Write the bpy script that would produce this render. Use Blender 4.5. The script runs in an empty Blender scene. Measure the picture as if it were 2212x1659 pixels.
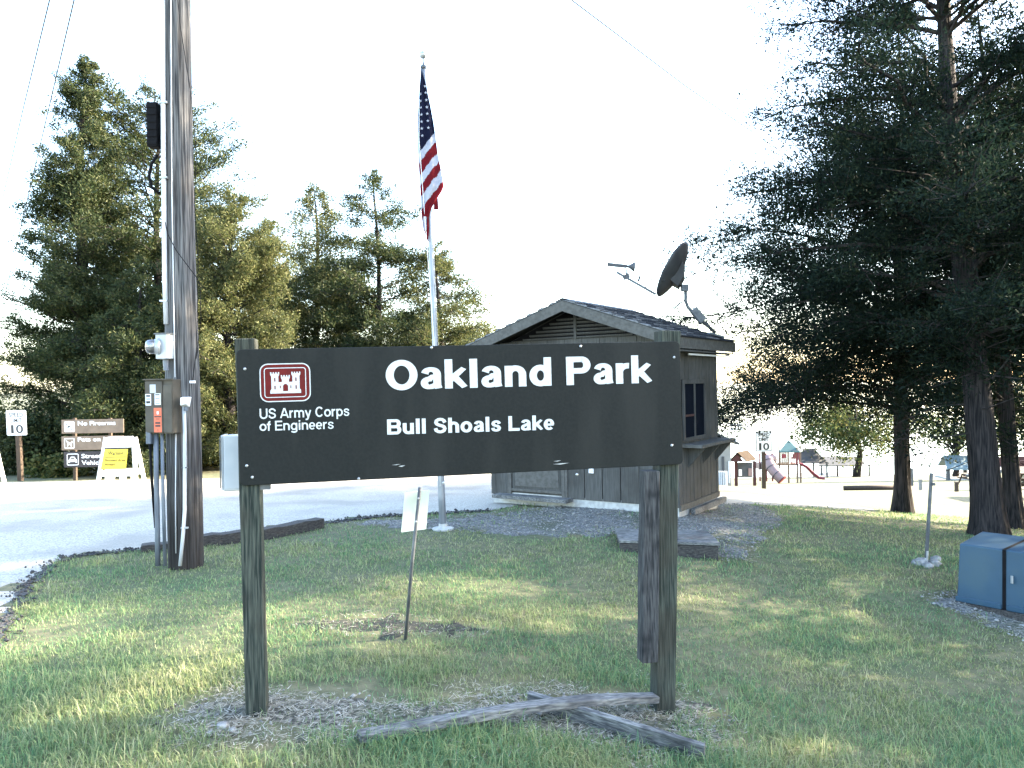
import bpy, bmesh, math, random
import numpy as np
from mathutils import Vector, Matrix

# ------------------------------------------------------------------ camera, sky, sun, exposure
sc = bpy.context.scene
EYE = Vector((0.0, 0.0, 1.84))
ROLL = math.radians(1.0)
cam_d = bpy.data.cameras.new('camera')
cam = bpy.data.objects.new('camera', cam_d)
sc.collection.objects.link(cam)
cam_d.sensor_width = 36.0
cam_d.lens = 36.0 * 770.0 / 1024.0
cam_d.clip_start = 0.05
cam_d.clip_end = 6000.0
cam.matrix_world = Matrix.Translation(EYE) @ Matrix.Rotation(math.pi / 2, 4, 'X') @ Matrix.Rotation(-ROLL, 4, 'Z')
sc.camera = cam

SUN_AZ, SUN_EL = math.radians(78.0), math.radians(22.0)
world = bpy.data.worlds.new('World')
sc.world = world
world.use_nodes = True
wn = world.node_tree
sky = wn.nodes.new('ShaderNodeTexSky')
sky.sky_type = 'NISHITA'
sky.sun_disc = False
sky.sun_elevation = SUN_EL
sky.sun_rotation = SUN_AZ
sky.air_density = 1.0
sky.dust_density = 1.2
sky.ozone_density = 0.5
wn.links.new(sky.outputs[0], wn.nodes['Background'].inputs[0])
wn.nodes['Background'].inputs[1].default_value = 0.15

sun_d = bpy.data.lights.new('sun', 'SUN')
sun_d.energy = 4.5
sun_d.angle = math.radians(0.5)
sun_d.color = (1.0, 0.86, 0.66)
sun = bpy.data.objects.new('sun', sun_d)
sc.collection.objects.link(sun)
sdir = Vector((math.sin(SUN_AZ) * math.cos(SUN_EL), math.cos(SUN_AZ) * math.cos(SUN_EL), math.sin(SUN_EL)))
sun.rotation_euler = sdir.to_track_quat('Z', 'Y').to_euler()
sun.location = sdir * 60

vs = sc.view_settings
vs.view_transform = 'Standard'
vs.look = 'None'
vs.exposure = 3.3
vs.gamma = 1.0
vs.use_curve_mapping = False
sc.cycles.max_bounces = 6
sc.cycles.transparent_max_bounces = 6
sc.cycles.use_denoising = True

# ------------------------------------------------------------------ helpers
random.seed(7)
RNG = np.random.default_rng(11)
C = sc.collection
FD = 770.0 * 2212.0 / 1024.0          # focal length in units of a 2212 wide print
CR, SR = math.cos(ROLL), math.sin(ROLL)


def ray(dx, dy):
    u, v = (dx - 1106.0) / FD, -(dy - 829.5) / FD
    return u * CR + v * SR, -u * SR + v * CR


def P(dx, dy, d):
    """the point seen at print position dx, dy that lies d metres ahead of the camera"""
    u, v = ray(dx, dy)
    return Vector((u * d, d, EYE.z + v * d))


def sstep(a, b, x):
    t = np.clip((x - a) / (b - a), 0, 1)
    return t * t * (3 - 2 * t)


LAKE = -21.0


def zg(x, y):
    """height of the ground: level lawn, falling away to the right and to the lake"""
    x = np.asarray(x, float)
    y = np.asarray(y, float)
    q = np.maximum(x - 1.5, 0)
    zx = -0.1 * np.minimum(q * q / (q + 0.8), 8.0)
    q2 = np.maximum(x + 1.2, 0)
    zn = -0.125 * np.minimum(q2 * q2 / (q2 + 0.35), 4.8)
    wn_ = (1 - sstep(5.0, 9.5, y)) * sstep(-14, 0, y)
    zx = zx * (1 - wn_) + zn * wn_
    f1 = np.maximum(y - 11, 0)
    f1 = f1 * f1 / (f1 + 0.6)
    f2 = np.maximum(y - 22, 0)
    s = sstep(-0.05, 0.16, x / np.maximum(y, 1.0))
    zr = -0.075 * np.minimum(f1, 11) - 0.122 * f2
    zl = -0.045 * np.minimum(f1, 30)
    return np.maximum(zx + s * zr + (1 - s) * zl, LAKE - 4)


def zf(x, y):
    return float(zg(x, y))


def G(dx, dy):
    """where the sight line through dx, dy meets the ground"""
    u, v = ray(dx, dy)
    d = 2.0
    while d < 300:
        if EYE.z + v * d <= zf(u * d, d):
            break
        d += 0.02
    return Vector((u * d, d, zf(u * d, d)))


def vnoise(x, y, seed=0):
    """smooth value noise in the plane"""
    x = np.asarray(x, float)
    y = np.asarray(y, float)
    xi = np.floor(x).astype(np.int64)
    yi = np.floor(y).astype(np.int64)

    def h(a, b):
        n = (a * 374761393 + b * 668265263 + seed * 1442695041) & 0x7FFFFFFF
        n = ((n ^ (n >> 13)) * 1274126177) & 0x7FFFFFFF
        return ((n ^ (n >> 16)) & 0xFFFF) / 65535.0
    fx, fy = x - xi, y - yi
    fx = fx * fx * (3 - 2 * fx)
    fy = fy * fy * (3 - 2 * fy)
    return (h(xi, yi) * (1 - fx) + h(xi + 1, yi) * fx) * (1 - fy) + (h(xi, yi + 1) * (1 - fx) + h(xi + 1, yi + 1) * fx) * fy


LOC = {}


def tag(o, label=None, cat=None, group=None, kind=None):
    if label:
        o['label'] = label
    if cat:
        o['category'] = cat
    if group:
        o['group'] = group
    if kind:
        o['kind'] = kind
    return o


def thing(name, label, cat, loc, group=None):
    o = bpy.data.objects.new(name, None)
    o.empty_display_size = 0.2
    C.objects.link(o)
    o.location = loc
    LOC[o.as_pointer()] = Vector(loc)
    return tag(o, label, cat, group)


def finish(name, me, mat, parent=None, smooth=False, bev=0.0, loc=None):
    ob = bpy.data.objects.new(name, me)
    C.objects.link(ob)
    if mat is not None:
        for m in (mat if isinstance(mat, (list, tuple)) else [mat]):
            me.materials.append(m)
    if parent is not None:
        ob.parent = parent
        LOC[ob.as_pointer()] = LOC[parent.as_pointer()]
    else:
        LOC[ob.as_pointer()] = Vector(loc) if loc is not None else Vector((0, 0, 0))
        ob.location = LOC[ob.as_pointer()]
    if smooth:
        me.polygons.foreach_set('use_smooth', [True] * len(me.polygons))
    if bev:
        m = ob.modifiers.new('bevel', 'BEVEL')
        m.width = bev
        m.segments = 2
        m.limit_method = 'ANGLE'
    return ob


class MB:
    """collects faces in world space; build() makes one mesh object of them"""

    def __init__(self):
        self.v, self.f, self.mi = [], [], []
        self.cm = 0

    def add(self, vs, fs):
        b = len(self.v)
        self.v += [tuple(x) for x in vs]
        self.f += [tuple(b + i for i in t) for t in fs]
        self.mi += [self.cm] * len(fs)
        return self

    def hexa(self, o, a, b, c):
        o, a, b, c = Vector(o), Vector(a), Vector(b), Vector(c)
        if a.cross(b).dot(c) < 0:
            a, b = b, a
        vs = [o, o + a, o + a + b, o + b, o + c, o + a + c, o + a + b + c, o + b + c]
        return self.add(vs, [(3, 2, 1, 0), (4, 5, 6, 7), (0, 1, 5, 4), (1, 2, 6, 5), (2, 3, 7, 6), (3, 0, 4, 7)])

    def box(self, c, s, rz=0.0, m=None):
        R = m if m is not None else Matrix.Rotation(rz, 3, 'Z')
        a, b, d = R @ Vector((s[0], 0, 0)), R @ Vector((0, s[1], 0)), R @ Vector((0, 0, s[2]))
        return self.hexa(Vector(c) - (a + b + d) / 2, a, b, d)

    def bar(self, p, q, w, h, up=(0, 0, 1)):
        p, q = Vector(p), Vector(q)
        t = (q - p)
        s = t.cross(Vector(up)).normalized()
        n = s.cross(t).normalized()
        return self.hexa(p - s * w / 2 - n * h / 2, t, s * w, n * h)

    def tube(self, pts, rad, n=10, cap=True):
        pts = [Vector(p) for p in pts]
        if not isinstance(rad, (list, tuple)):
            rad = [rad] * len(pts)
        vs, fs = [], []
        ref = None
        for i, p in enumerate(pts):
            t = (pts[min(i + 1, len(pts) - 1)] - pts[max(i - 1, 0)]).normalized()
            if ref is None:
                ref = t.orthogonal().normalized()
            ref = (ref - t * ref.dot(t)).normalized()
            b = t.cross(ref)
            for k in range(n):
                a = 2 * math.pi * k / n
                vs.append(p + (ref * math.cos(a) + b * math.sin(a)) * rad[i])
        for i in range(len(pts) - 1):
            for k in range(n):
                k2 = (k + 1) % n
                fs.append((i * n + k, i * n + k2, (i + 1) * n + k2, (i + 1) * n + k))
        if cap:
            fs.append(tuple(range(n - 1, -1, -1)))
            fs.append(tuple((len(pts) - 1) * n + k for k in range(n)))
        return self.add(vs, fs)

    def lathe(self, o, axis, prof, n=24):
        """prof: list of (distance along axis, radius)"""
        o, ax = Vector(o), Vector(axis).normalized()
        e = ax.orthogonal().normalized()
        b = ax.cross(e)
        vs, fs = [], []
        for h, r in prof:
            for k in range(n):
                a = 2 * math.pi * k / n
                vs.append(o + ax * h + (e * math.cos(a) + b * math.sin(a)) * max(r, 1e-4))
        for i in range(len(prof) - 1):
            for k in range(n):
                k2 = (k + 1) % n
                fs.append((i * n + k, i * n + k2, (i + 1) * n + k2, (i + 1) * n + k))
        fs.append(tuple(range(n - 1, -1, -1)))
        fs.append(tuple((len(prof) - 1) * n + k for k in range(n)))
        return self.add(vs, fs)

    def prism(self, poly, O, U, V, W):
        """a flat outline in the plane O,U,V pushed out along W"""
        O, U, V, W = Vector(O), Vector(U), Vector(V), Vector(W)
        n = len(poly)
        ar = sum(poly[i][0] * poly[(i + 1) % n][1] - poly[(i + 1) % n][0] * poly[i][1] for i in range(n))
        if (ar > 0) != (U.cross(V).dot(W) > 0):
            poly = poly[::-1]
        vs = [O + U * a + V * b for a, b in poly] + [O + U * a + V * b + W for a, b in poly]
        fs = [tuple(range(n - 1, -1, -1)), tuple(range(n, 2 * n))]
        fs += [(i, (i + 1) % n, n + (i + 1) % n, n + i) for i in range(n)]
        return self.add(vs, fs)

    def build(self, name, mat, parent=None, smooth=False, bev=0.0, loc=None):
        off = LOC[parent.as_pointer()] if parent is not None else (Vector(loc) if loc is not None else Vector((0, 0, 0)))
        me = bpy.data.meshes.new(name)
        me.from_pydata([(x - off.x, y - off.y, z - off.z) for x, y, z in self.v], [], self.f)
        if any(self.mi):
            me.polygons.foreach_set('material_index', self.mi)
        me.update()
        return finish(name, me, mat, parent, smooth, bev, loc)


def np_mesh(name, verts, tris, mat, parent=None, loc=None, smooth=False, sizes=3):
    me = bpy.data.meshes.new(name)
    off = LOC[parent.as_pointer()] if parent is not None else (Vector(loc) if loc is not None else Vector((0, 0, 0)))
    verts = np.asarray(verts, np.float32) - np.array(off[:], np.float32)
    tris = np.asarray(tris, np.int32)
    me.vertices.add(len(verts))
    me.vertices.foreach_set('co', verts.ravel())
    me.loops.add(tris.size)
    me.loops.foreach_set('vertex_index', tris.ravel())
    me.polygons.add(len(tris))
    me.polygons.foreach_set('loop_start', np.arange(0, tris.size, tris.shape[1], dtype=np.int32))
    me.polygons.foreach_set('loop_total', np.full(len(tris), tris.shape[1], np.int32))
    me.update(calc_edges=True)
    return finish(name, me, mat, parent, smooth, 0.0, loc)


def copy_tree(o, loc, parent=None):
    c = o.copy()
    C.objects.link(c)
    c.parent = parent
    if parent is None:
        c.location = loc
    for ch in [x for x in bpy.data.objects if x.parent == o]:
        copy_tree(ch, loc, c)
    return c


# ------------------------------------------------------------------ materials
def pm(name, c1, c2=None, scale=6.0, stretch=(1, 1, 1), rough=0.7, bump=0.0, bscale=None, metal=0.0, detail=4.0,
       ramp=(0.35, 0.65), c3=None, scale3=1.2, amt3=0.6, coords='Object', spec=0.5, stretch3=(1, 1, 1)):
    m = bpy.data.materials.new(name)
    m.use_nodes = True
    nt = m.node_tree
    b = nt.nodes['Principled BSDF']
    b.inputs['Roughness'].default_value = rough
    b.inputs['Metallic'].default_value = metal
    b.inputs['Specular IOR Level'].default_value = spec
    c2 = c2 or tuple(x * 0.8 for x in c1)
    tc = nt.nodes.new('ShaderNodeTexCoord')
    mp = nt.nodes.new('ShaderNodeMapping')
    mp.inputs['Scale'].default_value = stretch
    nt.links.new(tc.outputs[coords], mp.inputs['Vector'])
    nz = nt.nodes.new('ShaderNodeTexNoise')
    nz.inputs['Scale'].default_value = scale
    nz.inputs['Detail'].default_value = detail
    nt.links.new(mp.outputs[0], nz.inputs['Vector'])
    cr = nt.nodes.new('ShaderNodeValToRGB')
    cr.color_ramp.elements[0].position, cr.color_ramp.elements[1].position = ramp
    cr.color_ramp.elements[0].color = (*c1, 1)
    cr.color_ramp.elements[1].color = (*c2, 1)
    nt.links.new(nz.outputs['Fac'], cr.inputs[0])
    out = cr.outputs[0]
    if c3:
        n3 = nt.nodes.new('ShaderNodeTexNoise')
        n3.inputs['Scale'].default_value = scale3
        n3.inputs['Detail'].default_value = 3
        mp3 = nt.nodes.new('ShaderNodeMapping')
        mp3.inputs['Scale'].default_value = stretch3
        nt.links.new(tc.outputs[coords], mp3.inputs['Vector'])
        nt.links.new(mp3.outputs[0], n3.inputs['Vector'])
        r3 = nt.nodes.new('ShaderNodeMapRange')
        r3.inputs['From Min'].default_value = 0.48
        r3.inputs['From Max'].default_value = 0.66
        r3.inputs['To Max'].default_value = amt3
        nt.links.new(n3.outputs['Fac'], r3.inputs['Value'])
        mx = nt.nodes.new('ShaderNodeMix')
        mx.data_type = 'RGBA'
        nt.links.new(r3.outputs[0], mx.inputs[0])
        nt.links.new(out, mx.inputs[6])
        mx.inputs[7].default_value = (*c3, 1)
        out = mx.outputs[2]
    nt.links.new(out, b.inputs['Base Color'])
    if bump:
        n2 = nz
        if bscale:
            n2 = nt.nodes.new('ShaderNodeTexNoise')
            n2.inputs['Scale'].default_value = bscale
            n2.inputs['Detail'].default_value = 5
            nt.links.new(mp.outputs[0], n2.inputs['Vector'])
        bp = nt.nodes.new('ShaderNodeBump')
        bp.inputs['Strength'].default_value = bump
        bp.inputs['Distance'].default_value = 0.01
        nt.links.new(n2.outputs['Fac'], bp.inputs['Height'])
        nt.links.new(bp.outputs[0], b.inputs['Normal'])
    return m


def leaf_mat(name, cols, trans=0.35, rough=0.6, patch=None, pscale=0.5, thr=(0.45, 0.62), gloss=0.015):
    """each leaf or blade takes its own colour from a ramp; patch: a second set of colours where the plants differ"""
    m = bpy.data.materials.new(name)
    m.use_nodes = True
    nt = m.node_tree
    nt.nodes.remove(nt.nodes['Principled BSDF'])
    g = nt.nodes.new('ShaderNodeNewGeometry')

    def ramp(cs):
        cr = nt.nodes.new('ShaderNodeValToRGB')
        el = cr.color_ramp.elements
        el[0].color = (*cs[0], 1)
        el[1].color = (*cs[-1], 1)
        for i, c in enumerate(cs[1:-1]):
            e = el.new((i + 1) / (len(cs) - 1))
            e.color = (*c, 1)
        nt.links.new(g.outputs['Random Per Island'], cr.inputs[0])
        return cr.outputs[0]
    col = ramp(cols)
    if patch:
        tc = nt.nodes.new('ShaderNodeTexCoord')
        nz = nt.nodes.new('ShaderNodeTexNoise')
        nz.inputs['Scale'].default_value = pscale
        nz.inputs['Detail'].default_value = 2.5
        nt.links.new(tc.outputs['Object'], nz.inputs['Vector'])
        mr = nt.nodes.new('ShaderNodeMapRange')
        mr.inputs['From Min'].default_value, mr.inputs['From Max'].default_value = thr
        nt.links.new(nz.outputs['Fac'], mr.inputs['Value'])
        mx = nt.nodes.new('ShaderNodeMix')
        mx.data_type = 'RGBA'
        nt.links.new(mr.outputs[0], mx.inputs[0])
        nt.links.new(col, mx.inputs[6])
        nt.links.new(ramp(patch), mx.inputs[7])
        col = mx.outputs[2]
    d = nt.nodes.new('ShaderNodeBsdfDiffuse')
    t = nt.nodes.new('ShaderNodeBsdfTranslucent')
    gl = nt.nodes.new('ShaderNodeBsdfGlossy')
    gl.inputs['Roughness'].default_value = rough
    nt.links.new(col, d.inputs[0])
    nt.links.new(col, t.inputs[0])
    m1 = nt.nodes.new('ShaderNodeMixShader')
    m1.inputs[0].default_value = trans
    nt.links.new(d.outputs[0], m1.inputs[1])
    nt.links.new(t.outputs[0], m1.inputs[2])
    m2 = nt.nodes.new('ShaderNodeMixShader')
    m2.inputs[0].default_value = gloss
    nt.links.new(m1.outputs[0], m2.inputs[1])
    nt.links.new(gl.outputs[0], m2.inputs[2])
    nt.links.new(m2.outputs[0], nt.nodes['Material Output'].inputs[0])
    return m


def V3(*a):
    return Vector(a)


M = {}
M['soil'] = pm('soil_thatch', (0.062, 0.068, 0.030), (0.125, 0.115, 0.06), scale=9, rough=0.95, bump=0.6, bscale=60, c3=(0.04, 0.068, 0.024), scale3=0.5, amt3=0.7)
M['asphalt'] = pm('worn_asphalt', (0.205, 0.195, 0.17), (0.42, 0.40, 0.35), scale=48, rough=0.9, bump=0.8, bscale=110, detail=10, ramp=(0.34, 0.58), c3=(0.22, 0.21, 0.185), scale3=0.9, amt3=0.65)
M['gravel'] = pm('fine_gravel', (0.045, 0.046, 0.046), (0.20, 0.20, 0.19), scale=34, rough=0.95, bump=0.9, bscale=50, detail=8, c3=(0.05, 0.06, 0.028), scale3=1.4, amt3=0.75)
M['mulch'] = pm('dry_clippings_ground', (0.035, 0.032, 0.024), (0.24, 0.22, 0.175), scale=26, rough=0.95, bump=0.9, bscale=60, detail=9, ramp=(0.44, 0.66), c3=(0.045, 0.06, 0.025), scale3=2.2, amt3=0.8)
M['water'] = pm('lake_water', (0.30, 0.33, 0.34), (0.26, 0.3, 0.32), scale=0.02, rough=0.12, spec=0.6)
M['post'] = pm('treated_timber', (0.013, 0.019, 0.017), (0.066, 0.074, 0.060), scale=7, stretch=(14, 14, 0.7), rough=0.9, bump=0.8, detail=8, ramp=(0.38, 0.64), c3=(0.030, 0.027, 0.021), scale3=3, amt3=0.6, spec=0.2)
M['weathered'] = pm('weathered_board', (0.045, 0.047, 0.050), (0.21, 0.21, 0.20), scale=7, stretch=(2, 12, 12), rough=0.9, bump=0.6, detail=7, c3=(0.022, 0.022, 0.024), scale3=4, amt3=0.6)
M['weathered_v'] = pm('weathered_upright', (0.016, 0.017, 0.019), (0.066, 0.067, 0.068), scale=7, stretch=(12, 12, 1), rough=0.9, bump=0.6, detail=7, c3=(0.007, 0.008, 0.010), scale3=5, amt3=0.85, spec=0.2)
M['oldtie'] = pm('creosote_tie', (0.014, 0.013, 0.013), (0.055, 0.05, 0.046), scale=8, stretch=(3, 9, 9), rough=0.9, bump=0.7, detail=6)
M['signbrown'] = pm('sign_brown', (0.0080, 0.0098, 0.0095), (0.0110, 0.0125, 0.0120), scale=60, rough=0.6, bump=0.05, spec=0.15, c3=(0.019, 0.020, 0.0185), scale3=3.0, amt3=0.55, stretch3=(1.6, 1.6, 0.28))
M['white'] = pm('white_lettering', (0.42, 0.44, 0.44), (0.48, 0.50, 0.50), scale=60, rough=0.5)
M['red'] = pm('emblem_red', (0.085, 0.0045, 0.004), (0.105, 0.0055, 0.005), scale=20, rough=0.6, spec=0.2)
M['steel'] = pm('galvanised_steel', (0.32, 0.34, 0.36), (0.42, 0.44, 0.46), scale=14, rough=0.45, metal=0.6, bump=0.05)
M['greysteel'] = pm('dull_steel', (0.05, 0.058, 0.068), (0.10, 0.108, 0.115), scale=16, rough=0.5, metal=0.3)
M['polewood'] = pm('pole_wood', (0.030, 0.031, 0.034), (0.165, 0.165, 0.165), scale=5, stretch=(13, 13, 0.4), rough=0.95, bump=1.0, detail=9, ramp=(0.38, 0.64), c3=(0.036, 0.030, 0.027), scale3=0.9, amt3=0.5, spec=0.2)


def stained_foot(m, z0, z1, col):
    """the preservative stain that is left on the lower pole, where the wood has not bleached"""
    nt = m.node_tree
    b = nt.nodes['Principled BSDF']
    src = b.inputs['Base Color'].links[0].from_socket
    tc = nt.nodes.new('ShaderNodeTexCoord')
    sp = nt.nodes.new('ShaderNodeSeparateXYZ')
    nt.links.new(tc.outputs['Object'], sp.inputs[0])
    nz = nt.nodes.new('ShaderNodeTexNoise')
    nz.inputs['Scale'].default_value = 3.0
    nt.links.new(tc.outputs['Object'], nz.inputs['Vector'])
    ad = nt.nodes.new('ShaderNodeMath')
    ad.operation = 'MULTIPLY_ADD'
    ad.inputs[1].default_value = 1.6
    nt.links.new(nz.outputs['Fac'], ad.inputs[0])
    nt.links.new(sp.outputs['Z'], ad.inputs[2])
    mr = nt.nodes.new('ShaderNodeMapRange')
    mr.inputs['From Min'].default_value = z0 + .8
    mr.inputs['From Max'].default_value = z1 + .8
    mr.inputs['To Min'].default_value = 0.72
    mr.inputs['To Max'].default_value = 0.0
    nt.links.new(ad.outputs[0], mr.inputs['Value'])
    mx = nt.nodes.new('ShaderNodeMix')
    mx.data_type = 'RGBA'
    nt.links.new(mr.outputs[0], mx.inputs[0])
    nt.links.new(src, mx.inputs[6])
    mx.inputs[7].default_value = (*col, 1)
    nt.links.new(mx.outputs[2], b.inputs['Base Color'])


stained_foot(M['polewood'], 0.5, 1.9, (0.017, 0.0125, 0.0100))
M['pvc'] = pm('grey_pvc', (0.40, 0.42, 0.45), (0.52, 0.54, 0.57), scale=6, stretch=(4, 4, 0.6), rough=0.45)
M['pvc2'] = pm('dull_pvc', (0.07, 0.085, 0.11), (0.13, 0.15, 0.175), scale=6, stretch=(4, 4, 0.6), rough=0.5)
M['boxgrey'] = pm('grey_enamel', (0.33, 0.36, 0.39), (0.42, 0.44, 0.46), scale=5, rough=0.45)
M['boxbrown'] = pm('brown_enamel', (0.052, 0.045, 0.034), (0.078, 0.068, 0.052), scale=6, rough=0.6, c3=(0.04, 0.036, 0.03), scale3=4, spec=0.3)
M['black'] = pm('black_plastic', (0.003, 0.003, 0.004), (0.005, 0.005, 0.006), scale=9, rough=0.7, spec=0.1)
M['orange'] = pm('orange_label', (0.52, 0.10, 0.045), (0.60, 0.13, 0.06), scale=9, rough=0.6)
M['paper'] = pm('label_white', (0.55, 0.57, 0.6), (0.66, 0.68, 0.7), scale=9, rough=0.6)
M['ink'] = pm('label_ink', (0.02, 0.02, 0.02), (0.03, 0.03, 0.03), scale=9, rough=0.7)
M['siding'] = pm('booth_siding', (0.056, 0.056, 0.053), (0.086, 0.085, 0.080), scale=6, stretch=(10, 10, 0.8), rough=0.9, bump=0.35, detail=6, spec=0.2, c3=(0.042, 0.040, 0.036), scale3=2.2, amt3=0.6)
M['siding2'] = pm('booth_trim', (0.070, 0.068, 0.062), (0.10, 0.097, 0.09), scale=6, stretch=(3, 3, 3), rough=0.85, bump=0.3, spec=0.2)
M['shingle'] = pm('asphalt_shingle', (0.10, 0.102, 0.108), (0.175, 0.178, 0.182), scale=30, rough=0.95, bump=0.4, detail=8)
M['glass'] = pm('dark_glass', (0.006, 0.008, 0.012), (0.008, 0.010, 0.015), scale=2, rough=0.35, spec=0.0)
M['concrete'] = pm('concrete', (0.30, 0.30, 0.29), (0.42, 0.42, 0.40), scale=16, rough=0.9, bump=0.3)
M['transformer'] = pm('green_enamel', (0.0150, 0.046, 0.078), (0.020, 0.056, 0.094), scale=4, rough=0.5, c3=(0.034, 0.066, 0.082), scale3=3.5, amt3=0.5, spec=0.35)
M['dish'] = pm('dish_grey', (0.035, 0.037, 0.042), (0.055, 0.058, 0.062), scale=5, rough=0.6)
M['alu'] = pm('flagpole_aluminium', (0.20, 0.22, 0.25), (0.27, 0.29, 0.32), scale=8, stretch=(3, 3, 0.5), rough=0.4, metal=0.4)
M['navy'] = pm('flag_navy', (0.0035, 0.0045, 0.015), (0.005, 0.0065, 0.020), scale=12, rough=0.9, spec=0.1)
M['fred'] = pm('flag_red', (0.085, 0.0045, 0.008), (0.115, 0.0065, 0.010), scale=12, rough=0.9, spec=0.1)
M['fwhite'] = pm('flag_white', (0.25, 0.26, 0.32), (0.33, 0.34, 0.38), scale=12, rough=0.9, spec=0.1)
M['bark'] = pm('cedar_bark', (0.008, 0.008, 0.009), (0.038, 0.033, 0.032), scale=5, stretch=(9, 9, 0.7), rough=0.95, bump=1.0, detail=7, spec=0.15)
M['twig'] = pm('twig_bark', (0.016, 0.014, 0.014), (0.045, 0.04, 0.038), scale=9, rough=0.95, spec=0.15)
M['signwhite'] = pm('reflective_white', (0.72, 0.73, 0.74), (0.8, 0.8, 0.8), scale=9, rough=0.5)
M['rulebrown'] = pm('rule_board_brown', (0.125, 0.088, 0.060), (0.16, 0.115, 0.08), scale=7, rough=0.6)
M['ruledark'] = pm('rule_board_dark', (0.010, 0.008, 0.011), (0.014, 0.011, 0.015), scale=7, rough=0.6)
M['plasticwhite'] = pm('barricade_white', (0.78, 0.78, 0.74), (0.82, 0.82, 0.79), scale=7, rough=0.5)
M['yellow'] = pm('warning_yellow', (0.68, 0.52, 0.03), (0.74, 0.58, 0.04), scale=7, rough=0.6)
M['brownpost'] = pm('stained_post', (0.035, 0.024, 0.016), (0.065, 0.045, 0.03), scale=6, stretch=(9, 9, 1), rough=0.9, bump=0.3)
M['rock'] = pm('pale_rock', (0.09, 0.09, 0.09), (0.30, 0.295, 0.28), scale=9, rough=0.95, bump=0.6)
M['playred'] = pm('play_red', (0.17, 0.018, 0.024), (0.20, 0.024, 0.03), scale=4, rough=0.5)
M['playpink'] = pm('faded_tube', (0.22, 0.14, 0.13), (0.26, 0.17, 0.155), scale=4, rough=0.6)
M['playtan'] = pm('play_tan', (0.17, 0.115, 0.075), (0.20, 0.14, 0.09), scale=4, rough=0.7)
M['teal'] = pm('teal_roof', (0.022, 0.075, 0.078), (0.028, 0.09, 0.092), scale=4, rough=0.6)
M['greyroof'] = pm('grey_roof', (0.045, 0.048, 0.054), (0.06, 0.064, 0.068), scale=3, rough=0.85)
M['blueroof'] = pm('pale_blue_metal', (0.14, 0.20, 0.225), (0.17, 0.23, 0.25), scale=3, rough=0.6)
M['brownroof'] = pm('tan_shake_roof', (0.030, 0.021, 0.015), (0.046, 0.034, 0.024), scale=7, rough=0.95, spec=0.1)
M['bldwhite'] = pm('white_block_wall', (0.20, 0.20, 0.19), (0.24, 0.24, 0.23), scale=3, rough=0.85)
M['darkred'] = pm('dark_red_paint', (0.035, 0.009, 0.009), (0.048, 0.012, 0.012), scale=5, rough=0.8)
M['signback'] = pm('sign_back_aluminium', (0.60, 0.70, 0.66), (0.68, 0.76, 0.72), scale=5, rough=0.5, metal=0.0)
M['wire'] = pm('overhead_wire', (0.03, 0.04, 0.042), (0.04, 0.05, 0.052), scale=5, rough=0.7)

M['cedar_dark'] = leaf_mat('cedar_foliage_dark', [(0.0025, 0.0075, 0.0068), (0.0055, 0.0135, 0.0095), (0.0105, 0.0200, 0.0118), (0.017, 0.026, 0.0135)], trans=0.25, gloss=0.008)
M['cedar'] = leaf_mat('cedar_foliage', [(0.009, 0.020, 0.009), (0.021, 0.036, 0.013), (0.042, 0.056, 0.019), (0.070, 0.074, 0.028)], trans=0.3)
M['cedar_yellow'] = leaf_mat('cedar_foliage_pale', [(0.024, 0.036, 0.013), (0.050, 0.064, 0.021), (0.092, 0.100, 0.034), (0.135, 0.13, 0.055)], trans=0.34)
M['broadleaf'] = leaf_mat('broadleaf_foliage', [(0.016, 0.034, 0.012), (0.042, 0.064, 0.018), (0.09, 0.10, 0.03), (0.14, 0.125, 0.04)], trans=0.35)
M['grass'] = leaf_mat('lawn_grass', [(0.066, 0.155, 0.080), (0.120, 0.222, 0.100), (0.200, 0.290, 0.125), (0.32, 0.35, 0.18)], trans=0.42,
                      patch=[(0.140, 0.192, 0.070), (0.215, 0.262, 0.105), (0.305, 0.32, 0.155), (0.40, 0.385, 0.235)], pscale=0.75)
M['straw'] = leaf_mat('dry_grass_clippings', [(0.14, 0.12, 0.085), (0.26, 0.24, 0.18), (0.40, 0.37, 0.30), (0.50, 0.48, 0.42)], trans=0.2)

# ------------------------------------------------------------------ lettering
XH = 0.73


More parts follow.
